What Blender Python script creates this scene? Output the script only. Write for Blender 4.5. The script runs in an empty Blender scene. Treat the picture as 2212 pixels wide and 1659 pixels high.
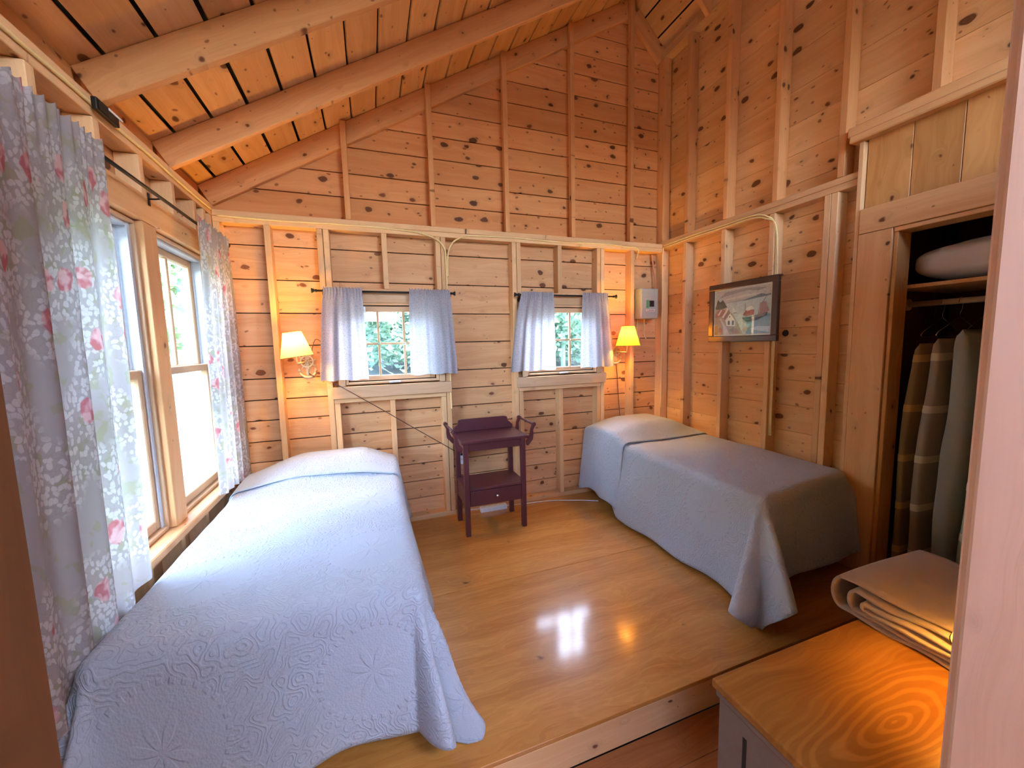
import bpy, math, random
from mathutils import Matrix, Vector
random.seed(7)
sc = bpy.context.scene
C = sc.collection
PI = math.pi

# ------------------------------------------------------------------ camera, sky, sun, exposure
F_PX, YAW, PIT, ROL = 843.85, 0.3452, -0.1012, -0.0240
CAM = (0.920, -3.139, 1.409)
def cam_axes():
    cy, sy, cp, sp, cr, sr = math.cos(YAW), math.sin(YAW), math.cos(PIT), math.sin(PIT), math.cos(ROL), math.sin(ROL)
    fwd = Vector((sy*cp, cy*cp, sp)); right = Vector((cy, -sy, 0)); up = right.cross(fwd)
    return cr*right + sr*up, -sr*right + cr*up, fwd
r_, u_, f_ = cam_axes()
cd = bpy.data.cameras.new('camera'); cam = bpy.data.objects.new('camera', cd); C.objects.link(cam)
cd.sensor_fit = 'HORIZONTAL'; cd.sensor_width = 36.0; cd.lens = F_PX/2212*36.0; cd.clip_start = 0.02; cd.clip_end = 300
cam.matrix_world = Matrix(((r_.x, u_.x, -f_.x, CAM[0]), (r_.y, u_.y, -f_.y, CAM[1]), (r_.z, u_.z, -f_.z, CAM[2]), (0, 0, 0, 1)))
sc.camera = cam
sc.view_settings.view_transform = 'Standard'; sc.view_settings.look = 'None'
sc.view_settings.gamma = 1.0; sc.view_settings.use_curve_mapping = False
sc.view_settings.exposure = 1.26
w = bpy.data.worlds.new('sky'); sc.world = w; w.use_nodes = True
wn = w.node_tree; bg = wn.nodes['Background']
sky = wn.nodes.new('ShaderNodeTexSky'); sky.sky_type = 'NISHITA'; sky.sun_disc = False
sky.sun_elevation = math.radians(64); sky.sun_rotation = math.radians(90); sky.altitude = 0; sky.dust_density = 3.5; sky.air_density = .8
wn.links.new(sky.outputs[0], bg.inputs[0]); bg.inputs[1].default_value = 5.0
sd = bpy.data.lights.new('sun', 'SUN'); sd.energy = 3.5; sd.angle = 0.02; sd.color = (1, .95, .88)
sun = bpy.data.objects.new('sun', sd); C.objects.link(sun)
sun.rotation_euler = (0, math.radians(26), 0)          # comes from +x, above: enters none of the windows

# ------------------------------------------------------------------ node helpers
class NT:
    def __init__(s, name):
        s.m = bpy.data.materials.new(name); s.m.use_nodes = True; s.t = s.m.node_tree; s.t.nodes.clear()
    def n(s, typ, props=None, **ins):
        nd = s.t.nodes.new('ShaderNode'+typ)
        for k, v in (props or {}).items(): setattr(nd, k, v)
        for k, v in ins.items():
            i = int(k[1:]) if k[0] == 'i' and k[1:].isdigit() else k.replace('_', ' ')
            s.set(nd.inputs[i], v)
        return nd
    def set(s, sock, v):
        if isinstance(v, bpy.types.Node): s.t.links.new(v.outputs[0], sock)
        elif isinstance(v, bpy.types.NodeSocket): s.t.links.new(v, sock)
        else:
            if hasattr(sock.default_value, '__len__') and len(sock.default_value) == 4 and len(v) == 3: v = (*v, 1)
            sock.default_value = v
    def math(s, op, a, b=0.0, c=None, clamp=False):
        nd = s.n('Math', dict(operation=op, use_clamp=clamp), i0=a, i1=b)
        if c is not None: s.set(nd.inputs[2], c)
        return nd
    def mix(s, fac, a, b, blend='MIX'):
        nd = s.n('Mix', dict(data_type='RGBA', blend_type=blend))
        s.set(nd.inputs[0], fac); s.set(nd.inputs[6], a); s.set(nd.inputs[7], b)
        return nd.outputs[2]
    def smooth(s, v, a, b):     # 0 at a .. 1 at b
        return s.n('MapRange', dict(interpolation_type='SMOOTHSTEP'), i0=v, i1=a, i2=b, i3=0.0, i4=1.0)
    def vmul(s, v, xyz): return s.n('VectorMath', dict(operation='MULTIPLY'), i0=v, i1=xyz)
    def vadd(s, a, b): return s.n('VectorMath', dict(operation='ADD'), i0=a, i1=b)
    def out(s, sh):
        o = s.n('OutputMaterial'); s.t.links.new(sh.outputs[0] if isinstance(sh, bpy.types.Node) else sh, o.inputs[0]); return s.m

def wood(name, c1, c2, knot=(.085, .028, .012), knot_amt=.42, kscale=5.0, rough=.62, coat=0.0, gw=20.0, spread=.22, ringy=0.0, bump=.25, oval=None):
    k = NT(name)
    tc = k.n('TexCoord'); oi = k.n('ObjectInfo')
    rnd = oi.outputs['Random']
    off = k.vmul(k.n('CombineXYZ', None, i0=rnd, i1=rnd, i2=rnd), (91.0, 37.0, 53.0))
    v = k.vadd(tc.outputs['Object'], off)
    kw = k.n('TexNoise', None, Vector=k.vmul(v, (14.0, 22.0, 10.0)), Scale=1.0, Detail=1.0)
    vk = k.vadd(k.vmul(v, (kscale*.80, kscale*1.25, kscale*.30)), k.vmul(kw.outputs[1], (.16, .16, 0)))
    vo = k.n('TexVoronoi', dict(feature='F1', voronoi_dimensions='2D'), Vector=vk, Scale=1.0, Randomness=1.0)
    sep = k.n('SeparateColor', None, i0=vo.outputs['Color'])
    thr = k.math('MULTIPLY', k.math('SUBTRACT', sep.outputs[0], 1.0-knot_amt), .23)       # radius of the knot in this cell
    d = k.math('SUBTRACT', vo.outputs['Distance'], thr)
    kmask = k.smooth(d, .035, -.015)
    v3 = k.n('TexVoronoi', dict(feature='F1', voronoi_dimensions='2D'), Vector=k.vadd(k.vmul(vk, (2.0, 1.9, 2.0)), (7.7, 3.1, 1.9)), Scale=1.0, Randomness=1.0)
    s3 = k.n('SeparateColor', None, i0=v3.outputs['Color'])
    d3 = k.math('SUBTRACT', v3.outputs['Distance'], k.math('MULTIPLY', k.math('SUBTRACT', s3.outputs[0], 1.0-knot_amt*.75), .22))
    kmask3 = k.smooth(d3, .045, -.02)
    kring = k.smooth(k.math('SINE', k.math('MULTIPLY', vo.outputs['Distance'], 75.0)), -.6, .9)
    halo = k.smooth(d, .22, .0)
    # grain
    sx = k.n('SeparateXYZ', None, i0=v)
    warp = k.n('TexNoise', None, Vector=k.vmul(v, (2.2, 5.0, 5.0)), Scale=1.0, Detail=2.0)
    gy = k.math('ADD', k.math('MULTIPLY', sx.outputs[1], gw), k.math('ADD', k.math('MULTIPLY', warp.outputs[0], 2.2), k.math('MULTIPLY', halo, .9)))
    gz = k.math('MULTIPLY', sx.outputs[2], gw)
    gv = k.n('CombineXYZ', None, i0=k.math('MULTIPLY', sx.outputs[0], 1.1), i1=gy, i2=gz)
    g1 = k.n('TexNoise', None, Vector=gv, Scale=1.0, Detail=4.0, Roughness=.6)
    g2 = k.n('TexNoise', None, Vector=k.vmul(gv, (3.0, 7.0, 7.0)), Scale=1.0, Detail=2.0)
    fac = k.smooth(k.math('ADD', k.math('MULTIPLY', g1.outputs[0], .75), k.math('MULTIPLY', g2.outputs[0], .25)), .32, .68)
    if ringy:
        rg = k.math('SINE', k.math('MULTIPLY', k.math('ADD', g1.outputs[0], k.math('MULTIPLY', warp.outputs[0], 1.2)), 46.0))
        fac = k.math('ADD', k.math('MULTIPLY', fac, 1-ringy), k.math('MULTIPLY', k.smooth(rg, .1, 1.0), ringy), clamp=True)
    if oval:
        so = k.n('SeparateXYZ', None, i0=tc.outputs['Object'])
        ox = k.math('MULTIPLY', k.math('SUBTRACT', so.outputs[0], oval[0]), .20); oy = k.math('SUBTRACT', so.outputs[1], oval[1])
        rr_ = k.math('SQRT', k.math('ADD', k.math('MULTIPLY', ox, ox), k.math('MULTIPLY', oy, oy)))
        rr_ = k.math('ADD', rr_, k.math('MULTIPLY', warp.outputs[0], .11))
        og = k.smooth(k.math('SINE', k.math('MULTIPLY', k.math('POWER', rr_, .8), 300.0)), -.2, .9)
        fac = k.mix(k.math('MULTIPLY', k.smooth(rr_, .21, .10), .6), k.n('CombineColor', None, i0=fac, i1=fac, i2=fac), k.n('CombineColor', None, i0=og, i1=og, i2=og))
    col = k.mix(fac, c1, c2)
    br = k.math('ADD', k.math('MULTIPLY', rnd, spread), 1.0-spread*.6)
    col = k.mix(1.0, col, k.n('CombineColor', None, i0=br, i1=k.math('POWER', br, 1.25), i2=k.math('POWER', br, 1.5)), 'MULTIPLY')
    col = k.mix(k.math('MULTIPLY', halo, .32), col, tuple(a*.55 for a in c2))
    kcol = k.mix(sep.outputs[1], knot, tuple(a*b for a, b in zip(knot, (2.4, 2.2, 1.8))))
    kcol = k.mix(k.math('MULTIPLY', kring, .45), kcol, tuple(a*.5 for a in knot))
    col = k.mix(k.math('MULTIPLY', kmask3, .70), col, tuple(a*1.7 for a in knot))
    col = k.mix(k.math('MULTIPLY', kmask, .93), col, kcol)
    b = k.n('Bump', None, Strength=bump, Distance=.002, Height=fac)
    sh = k.n('BsdfPrincipled', None, Base_Color=col, Roughness=rough, Normal=b)
    sh.inputs['Specular IOR Level'].default_value = .18
    if coat: sh.inputs['Coat Weight'].default_value = coat; sh.inputs['Coat Roughness'].default_value = .12
    return k.out(sh)

def plain(name, col, rough=.5, metal=0.0, bump=0.0, bscale=60.0, coat=0.0, vary=.12):
    k = NT(name)
    tc = k.n('TexCoord')
    nz = k.n('TexNoise', None, Vector=tc.outputs['Object'], Scale=bscale, Detail=3.0)
    c = k.mix(nz.outputs[0], tuple(x*(1-vary) for x in col), tuple(min(1, x*(1+vary)) for x in col))
    sh = k.n('BsdfPrincipled', None, Base_Color=c, Roughness=rough, Metallic=metal)
    if bump: k.set(sh.inputs['Normal'], k.n('Bump', None, Strength=bump, Distance=.002, Height=nz.outputs[0]))
    if coat: sh.inputs['Coat Weight'].default_value = coat; sh.inputs['Coat Roughness'].default_value = .1
    return k.out(sh)

M = {}
M['board'] = wood('pine_board', (.61, .305, .128), (.73, .41, .198), knot_amt=.60, kscale=5.6)
M['gable'] = wood('pine_gable_board', (.73, .30, .105), (.81, .385, .150), knot_amt=.60, kscale=5.6)
M['rboard'] = wood('pine_right_board', (.71, .375, .150), (.80, .47, .215), knot_amt=.60, kscale=5.6)
M['stud'] = wood('pine_stud', (.66, .375, .170), (.75, .46, .23), knot_amt=.30, kscale=7.0)
M['rafter'] = wood('pine_rafter', (.64, .290, .105), (.73, .365, .150), knot_amt=.40, kscale=6.0)
M['roofboard'] = wood('pine_roof_board', (.66, .330, .125), (.76, .42, .180), knot_amt=.45)
M['casing'] = wood('pine_casing', (.70, .365, .145), (.78, .45, .20), knot_amt=.25, rough=.45)
M['sash'] = wood('pine_sash', (.58, .36, .19), (.66, .43, .25), knot_amt=.0, rough=.4)
M['panel'] = wood('stained_panel', (.46, .20, .06), (.60, .30, .10), knot_amt=.25, rough=.42, gw=9)
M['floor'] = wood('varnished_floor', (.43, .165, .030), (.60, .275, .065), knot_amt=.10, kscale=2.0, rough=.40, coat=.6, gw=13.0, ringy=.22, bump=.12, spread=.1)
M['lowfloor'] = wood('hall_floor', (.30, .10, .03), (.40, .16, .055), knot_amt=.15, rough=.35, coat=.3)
M['chest'] = wood('oiled_chest_top', (.22, .078, .012), (.35, .145, .028), knot_amt=.0, kscale=2.0, rough=.38, coat=.25, gw=14.0, bump=.12, spread=.05, oval=(2.18-2.45, -2.587+2.54))
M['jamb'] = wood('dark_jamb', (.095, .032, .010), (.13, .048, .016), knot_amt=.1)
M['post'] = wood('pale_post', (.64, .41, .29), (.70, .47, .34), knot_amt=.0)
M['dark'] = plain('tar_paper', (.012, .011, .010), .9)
M['black'] = plain('black_iron', (.018, .016, .015), .45, .6)
M['white'] = plain('white_plastic', (.72, .72, .72), .4)
M['vinyl'] = plain('vinyl_track', (.62, .68, .72), .35)
M['purple'] = plain('plum_paint', (.085, .018, .024), .42, bump=.15, bscale=25, coat=.12)
M['brassy'] = plain('antique_cream_metal', (.66, .58, .38), .42, .15, vary=.3)
M['grey'] = plain('grey_enamel', (.36, .36, .31), .38)
M['green'] = plain('green_sticker', (.06, .26, .13), .5)
M['label'] = plain('label_paper', (.70, .62, .52), .6)
M['redink'] = plain('red_ink', (.30, .06, .04), .6)
M['cable'] = plain('yellowed_cable', (.80, .60, .26), .5)
M['orange'] = plain('orange_cable', (.62, .22, .08), .5)
M['cord'] = plain('brown_cord', (.10, .035, .015), .5)
M['frame'] = plain('dark_stained_frame', (.045, .020, .012), .35, coat=.3)
M['mat'] = plain('cream_mount', (.74, .70, .60), .8)
M['chestbody'] = plain('taupe_paint', (.16, .115, .085), .6, bump=.2, bscale=30)
M['slot'] = plain('dark_slot', (.01, .008, .006), .8)
M['mattress'] = plain('ticking', (.60, .58, .55), .9)
M['steel'] = plain('chrome', (.72, .70, .68), .16, 1.0)

def cloth(name, col, bump=.3, scale=240.0, trans=.0, vary=.08, rough=.92):
    k = NT(name); tc = k.n('TexCoord')
    nz = k.n('TexNoise', None, Vector=tc.outputs['Object'], Scale=scale, Detail=2.0)
    n2 = k.n('TexNoise', None, Vector=tc.outputs['Object'], Scale=9.0, Detail=3.0)
    c = k.mix(n2.outputs[0], tuple(x*(1-vary) for x in col), tuple(min(1, x*(1+vary)) for x in col))
    b = k.n('Bump', None, Strength=bump, Distance=.002, Height=nz.outputs[0])
    sh = k.n('BsdfPrincipled', None, Base_Color=c, Roughness=rough, Normal=b)
    sh.inputs['Sheen Weight'].default_value = .25
    if trans:
        tr = k.n('BsdfTranslucent', None, Color=c); sh = k.n('MixShader', None, i0=trans, i1=sh.outputs[0], i2=tr.outputs[0])
    return k.out(sh)
M['wool'] = cloth('grey_brown_wool', (.36, .26, .19), .5)
M['wool_ochre'] = cloth('ochre_wool', (.26, .17, .075)); M['wool_ochre2'] = cloth('ochre_stripe', (.52, .30, .10))
M['wool_grey'] = cloth('grey_wool', (.31, .27, .215)); M['wool_grey2'] = cloth('pale_stripe', (.58, .53, .40))
M['wool_sage'] = cloth('sage_wool', (.27, .27, .23))
M['wool_mint'] = cloth('mint_wool', (.30, .37, .28)); M['wool_mint2'] = cloth('cream_stripe', (.58, .55, .45))
M['pillow'] = cloth('white_cotton', (.66, .62, .58), .25, 120)

def bedspread_mat(name, col):
    k = NT(name); tc = k.n('TexCoord'); uv = tc.outputs['UV']
    sep = k.n('SeparateXYZ', None, i0=uv)
    P = .58
    fx = k.math('SUBTRACT', k.math('MULTIPLY', k.math('FRACT', k.math('DIVIDE', sep.outputs[0], P)), P), P/2)
    fy = k.math('SUBTRACT', k.math('MULTIPLY', k.math('FRACT', k.math('DIVIDE', sep.outputs[1], P)), P), P/2)
    r = k.math('SQRT', k.math('ADD', k.math('MULTIPLY', fx, fx), k.math('MULTIPLY', fy, fy)))
    ang = k.math('ARCTAN2', fy, fx)
    ring = k.smooth(k.math('ABSOLUTE', k.math('SUBTRACT', r, .165)), .011, .004)
    dots = k.math('MULTIPLY', ring, k.smooth(k.math('SINE', k.math('MULTIPLY', ang, 34.0)), -.3, .5))
    flower = k.math('MULTIPLY', k.smooth(k.math('SUBTRACT', r, k.math('MULTIPLY', k.math('ABSOLUTE', k.math('SINE', k.math('MULTIPLY', ang, 4.0))), .085)), .02, -.01), .8)
    nz = k.n('TexNoise', None, Vector=uv, Scale=17.0, Detail=.5)
    curl = k.math('SINE', k.math('MULTIPLY', nz.outputs[0], 62.0))
    zone = k.smooth(r, .155, .20)
    curl = k.math('MULTIPLY', k.smooth(curl, -.2, .9), zone)
    st = k.n('TexVoronoi', None, Vector=uv, Scale=150.0)
    h = k.math('ADD', k.math('ADD', k.math('MULTIPLY', curl, .8), k.math('ADD', dots, flower)), k.math('MULTIPLY', st.outputs[0], .45))
    b = k.n('Bump', None, Strength=.8, Distance=.003, Height=h)
    n2 = k.n('TexNoise', None, Vector=uv, Scale=3.0, Detail=2.0)
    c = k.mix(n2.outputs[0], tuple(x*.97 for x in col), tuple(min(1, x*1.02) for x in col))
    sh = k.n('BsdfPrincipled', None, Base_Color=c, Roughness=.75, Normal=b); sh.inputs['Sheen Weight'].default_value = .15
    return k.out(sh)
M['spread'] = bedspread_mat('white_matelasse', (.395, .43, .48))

def floral_mat():
    k = NT('floral_print'); tc = k.n('TexCoord'); uv = tc.outputs['UV']
    base = (.42, .37, .345)
    wz = k.n('TexNoise', None, Vector=uv, Scale=16.0, Detail=3.0)
    uvw = k.vadd(uv, k.vmul(wz.outputs[1], (.05, .05, 0)))
    v1 = k.n('TexVoronoi', dict(voronoi_dimensions='2D'), Vector=uvw, Scale=4.6)          # bouquets
    s1 = k.n('SeparateColor', None, i0=v1.outputs['Color'])
    v2 = k.n('TexVoronoi', dict(voronoi_dimensions='2D', feature='SMOOTH_F1'), Vector=uvw, Scale=52.0, Smoothness=.45)   # small blossoms
    s2 = k.n('SeparateColor', None, i0=v2.outputs['Color'])
    ve = k.n('TexVoronoi', dict(voronoi_dimensions='2D', feature='DISTANCE_TO_EDGE'), Vector=uvw, Scale=52.0)
    leafn = k.n('TexNoise', None, Vector=uvw, Scale=15.0, Detail=2.0)
    col = k.mix(k.math('MULTIPLY', k.smooth(leafn.outputs[0], .55, .62), .65), base, (.36, .34, .20))
    near = k.smooth(v1.outputs['Distance'], .66, .42)
    small = k.math('MULTIPLY', k.smooth(v2.outputs['Distance'], .55, .38), k.math('GREATER_THAN', s2.outputs[1], .30))
    col = k.mix(k.math('MULTIPLY', small, near), col, (.60, .56, .53))
    edge = k.math('MULTIPLY', k.smooth(ve.outputs['Distance'], .06, .015), near)
    col = k.mix(k.math('MULTIPLY', edge, .30), col, (.30, .24, .19))
    rn = k.n('TexNoise', None, Vector=uvw, Scale=24.0, Detail=1.0)
    rose = k.math('MULTIPLY', k.smooth(k.math('ADD', v1.outputs['Distance'], k.math('MULTIPLY', rn.outputs[0], .10)), .24, .20), k.math('GREATER_THAN', s1.outputs[0], .25))
    rosec = k.mix(k.smooth(rn.outputs[0], .40, .58), (.52, .13, .14), (.72, .42, .40))
    col = k.mix(k.math('MULTIPLY', rose, .85), col, rosec)
    wv = k.n('TexNoise', None, Vector=uv, Scale=500.0)
    b = k.n('Bump', None, Strength=.2, Distance=.001, Height=wv.outputs[0])
    d = k.n('BsdfDiffuse', None, Color=col, Normal=b); t = k.n('BsdfTranslucent', None, Color=col)
    return k.out(k.n('MixShader', None, i0=.5, i1=d.outputs[0], i2=t.outputs[0]))
M['floral'] = floral_mat()

def dotted_mat():
    k = NT('dotted_voile'); tc = k.n('TexCoord'); uv = tc.outputs['UV']
    v = k.n('TexVoronoi', dict(voronoi_dimensions='2D'), Vector=uv, Scale=62.0)
    s = k.n('SeparateColor', None, i0=v.outputs['Color'])
    dot = k.math('MULTIPLY', k.smooth(v.outputs['Distance'], .20, .13), k.math('GREATER_THAN', s.outputs[0], .35))
    col = k.mix(dot, (.46, .46, .50), k.mix(s.outputs[1], (.30, .14, .22), (.20, .22, .38)))
    d = k.n('BsdfDiffuse', None, Color=col); t = k.n('BsdfTranslucent', None, Color=col)
    return k.out(k.n('MixShader', None, i0=.42, i1=d.outputs[0], i2=t.outputs[0]))
M['dotted'] = dotted_mat()

def shade_mat(name, col):
    k = NT(name); tc = k.n('TexCoord')
    nz = k.n('TexNoise', None, Vector=tc.outputs['Object'], Scale=90.0)
    c = k.mix(nz.outputs[0], tuple(x*.95 for x in col), col)
    d = k.n('BsdfDiffuse', None, Color=c); t = k.n('BsdfTranslucent', None, Color=c)
    return k.out(k.n('MixShader', None, i0=.30, i1=d.outputs[0], i2=t.outputs[0]))
M['shade'] = shade_mat('cream_shade_paper', (.86, .66, .27)); M['amber'] = shade_mat('amber_shade_paper', (.78, .42, .06))
def bulb_mat(name, col, s):
    k = NT(name); return k.out(k.n('Emission', None, Color=col, Strength=s))
M['bulb'] = bulb_mat('lit_bulb', (1.0, .55, .075), 400.0)
M['bulb_chest'] = bulb_mat('lit_chest_bulb', (1.0, .56, .11), 150.0)
def glass_mat():
    k = NT('window_glass'); fc = k.n('LayerWeight', None, Blend=.5).outputs['Facing']
    lw = k.math('ADD', k.math('MULTIPLY', k.math('POWER', fc, 5.0), .80), .025)
    tr = k.n('BsdfTransparent', None, Color=(.97, 1.0, .99)); gl = k.n('BsdfGlossy', None, Color=(1, 1, 1), Roughness=.0)
    return k.out(k.n('MixShader', None, i0=lw, i1=tr.outputs[0], i2=gl.outputs[0]))
M['glass'] = glass_mat()
def attr_mat():
    k = NT('painted_print'); a = k.n('VertexColor', dict(layer_name='Col')); tc = k.n('TexCoord')
    nz = k.n('TexNoise', None, Vector=k.vmul(tc.outputs['Object'], (30, 55, 55)), Scale=1.0, Detail=4.0, Distortion=1.0)
    f = k.math('ADD', k.math('MULTIPLY', nz.outputs[0], .9), .85)
    c = k.mix(1.0, a.outputs[0], k.n('CombineColor', None, i0=f, i1=f, i2=f), 'MULTIPLY')
    sh = k.n('BsdfPrincipled', None, Base_Color=c, Roughness=.5); 
    return k.out(sh)
M['print'] = attr_mat()
def leaf_mat(name, a, b):
    k = NT(name); tc = k.n('TexCoord'); nz = k.n('TexNoise', None, Vector=tc.outputs['Object'], Scale=2.5, Detail=3.0)
    c = k.mix(k.smooth(nz.outputs[0], .3, .7), a, b)
    d = k.n('BsdfDiffuse', None, Color=c); t = k.n('BsdfTranslucent', None, Color=c)
    return k.out(k.n('MixShader', None, i0=.4, i1=d.outputs[0], i2=t.outputs[0]))
M['leaf'] = leaf_mat('spring_leaf', (.13, .25, .13), (.25, .38, .22))
M['leaf2'] = leaf_mat('fir_leaf', (.16, .27, .19), (.30, .42, .32))
M['bark'] = plain('bark', (.18, .13, .09), .9, bump=.4, bscale=20)
def ground_mat():
    k = NT('sunlit_ground'); tc = k.n('TexCoord')
    nz = k.n('TexNoise', None, Vector=tc.outputs['Object'], Scale=.45, Detail=6.0)
    n2 = k.n('TexNoise', None, Vector=tc.outputs['Object'], Scale=6.0, Detail=5.0)
    c = k.mix(k.smooth(nz.outputs[0], .5, .62), (.024, .034, .031), (.016, .031, .018))
    c = k.mix(k.smooth(n2.outputs[0], .52, .66), c, (.020, .026, .022))
    return k.out(k.n('BsdfPrincipled', None, Base_Color=c, Roughness=.95))
M['ground'] = ground_mat()

# ------------------------------------------------------------------ mesh helpers
class MB:
    def __init__(s): s.v = []; s.f = []; s.uv = {}
    def add(s, vs, fs):
        o = len(s.v); s.v += [tuple(v) for v in vs]; s.f += [tuple(i+o for i in f) for f in fs]; return s
    def box(s, lo, hi):
        x0, y0, z0 = lo; x1, y1, z1 = hi
        return s.add([(x0,y0,z0),(x1,y0,z0),(x1,y1,z0),(x0,y1,z0),(x0,y0,z1),(x1,y0,z1),(x1,y1,z1),(x0,y1,z1)],
                     [(0,3,2,1),(4,5,6,7),(0,1,5,4),(1,2,6,5),(2,3,7,6),(3,0,4,7)])
    def bar(s, a, b, r0, r1=None, n=10, caps=True):
        return s.tube([a, b], [r0, r0 if r1 is None else r1], n, caps)
    def tube(s, pts, rad, n=8, caps=True):
        pts = [Vector(p) for p in pts]; rad = rad if hasattr(rad, '__len__') else [rad]*len(pts)
        o = len(s.v); prev = None
        for i, p in enumerate(pts):
            t = (pts[min(i+1, len(pts)-1)]-pts[max(i-1, 0)]).normalized()
            if prev is None:
                a = Vector((0, 0, 1)) if abs(t.z) < .9 else Vector((1, 0, 0)); nx = t.cross(a).normalized()
            else:
                nx = (prev - t*prev.dot(t)).normalized()
            prev = nx; ny = t.cross(nx)
            for j in range(n):
                q = 2*PI*j/n; s.v.append(tuple(p + nx*math.cos(q)*rad[i] + ny*math.sin(q)*rad[i]))
        for i in range(len(pts)-1):
            for j in range(n):
                s.f.append((o+i*n+j, o+i*n+(j+1) % n, o+(i+1)*n+(j+1) % n, o+(i+1)*n+j))
        if caps:
            s.f.append(tuple(o+j for j in reversed(range(n)))); s.f.append(tuple(o+(len(pts)-1)*n+j for j in range(n)))
        return s
    def lathe(s, prof, n=24, c=(0, 0, 0), closed=False):
        o = len(s.v)
        for r, z in prof:
            for j in range(n):
                q = 2*PI*j/n; s.v.append((c[0]+r*math.cos(q), c[1]+r*math.sin(q), c[2]+z))
        m = len(prof)
        for i in range(m if closed else m-1):
            for j in range(n):
                i2 = (i+1) % m
                s.f.append((o+i*n+j, o+i*n+(j+1) % n, o+i2*n+(j+1) % n, o+i2*n+j))
        return s
    def prism(s, poly, ax, a, b):   # poly of 2D points extruded along axis ax from a to b
        def P(p, t): return {'X': (t, p[0], p[1]), 'Y': (p[0], t, p[1]), 'Z': (p[0], p[1], t)}[ax]
        n = len(poly); o = len(s.v)
        s.v += [P(p, a) for p in poly] + [P(p, b) for p in poly]
        s.f.append(tuple(o+i for i in range(n))); s.f.append(tuple(o+n+i for i in reversed(range(n))))
        for i in range(n): s.f.append((o+i, o+n+i, o+n+(i+1) % n, o+(i+1) % n))
        return s
    def mesh(s, name, smooth=False):
        me = bpy.data.meshes.new(name); me.from_pydata(s.v, [], s.f); me.validate(); 
        import bmesh
        bm = bmesh.new(); bm.from_mesh(me); bmesh.ops.recalc_face_normals(bm, faces=bm.faces); bm.to_mesh(me); bm.free()
        if smooth: me.polygons.foreach_set('use_smooth', [True]*len(me.polygons))
        return me
    def build(s, name, mat, parent=None, smooth=False, bevel=0.0):
        return link(name, s.mesh(name, smooth), mat, parent, bevel)

def link(name, me, mat, parent=None, bevel=0.0):
    if mat is not None and not me.materials: me.materials.append(M[mat])
    o = bpy.data.objects.new(name, me); C.objects.link(o)
    if parent is not None: o.parent = parent
    if bevel:
        b = o.modifiers.new('bevel', 'BEVEL'); b.width = bevel; b.segments = 2; b.limit_method = 'ANGLE'; b.angle_limit = .7
    return o
def tag(o, label=None, cat=None, group=None, kind=None):
    if label: o['label'] = label
    if cat: o['category'] = cat
    if group: o['group'] = group
    if kind: o['kind'] = kind
    return o
def thing(name, label, cat, loc=(0, 0, 0), group=None, kind=None):
    o = bpy.data.objects.new(name, None); C.objects.link(o); o.location = loc; o.empty_display_size = .1
    return tag(o, label, cat, group, kind)
def rel(o, p): return tuple(a-b for a, b in zip(p, o.location))
class At(MB):      # builder that takes world coordinates and stores them relative to a thing's base
    def __init__(s, t): super().__init__(); s.t = t
    def mesh(s, name, smooth=False):
        l = s.t.location; s.v = [(a-l[0], b-l[1], c-l[2]) for a, b, c in s.v]; return super().mesh(name, smooth)

_bc = {}
def chamfer_mesh(L, Wd, T, mat, c):
    key = (round(L, 3), round(Wd, 3), round(T, 3), mat)
    if key in _bc: return _bc[key]
    x, y, z = L/2, Wd/2, T/2; v = []; idx = {}
    for sx in (-1, 1):
        for sy in (-1, 1):
            for sz in (-1, 1):
                idx[(sx, sy, sz, 0)] = len(v); v.append((sx*x, sy*(y-c), sz*(z-c)))
                idx[(sx, sy, sz, 1)] = len(v); v.append((sx*(x-c), sy*y, sz*(z-c)))
                idx[(sx, sy, sz, 2)] = len(v); v.append((sx*(x-c), sy*(y-c), sz*z))
    f = []
    for s in (-1, 1):
        f.append([idx[(s, a, b, 0)] for a, b in ((-1,-1),(1,-1),(1,1),(-1,1))])
        f.append([idx[(a, s, b, 1)] for a, b in ((-1,-1),(1,-1),(1,1),(-1,1))])
        f.append([idx[(a, b, s, 2)] for a, b in ((-1,-1),(1,-1),(1,1),(-1,1))])
        for t in (-1, 1):
            f.append([idx[(-1,s,t,1)], idx[(1,s,t,1)], idx[(1,s,t,2)], idx[(-1,s,t,2)]])
            f.append([idx[(s,-1,t,0)], idx[(s,1,t,0)], idx[(s,1,t,2)], idx[(s,-1,t,2)]])
            f.append([idx[(s,t,-1,0)], idx[(s,t,1,0)], idx[(s,t,1,1)], idx[(s,t,-1,1)]])
    for sx in (-1, 1):
        for sy in (-1, 1):
            for sz in (-1, 1): f.append([idx[(sx, sy, sz, i)] for i in range(3)])
    mb = MB(); mb.v = v; mb.f = [tuple(q) for q in f]
    me = mb.mesh('piece'); me.materials.append(M[mat]); _bc[key] = me
    return me
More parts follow.
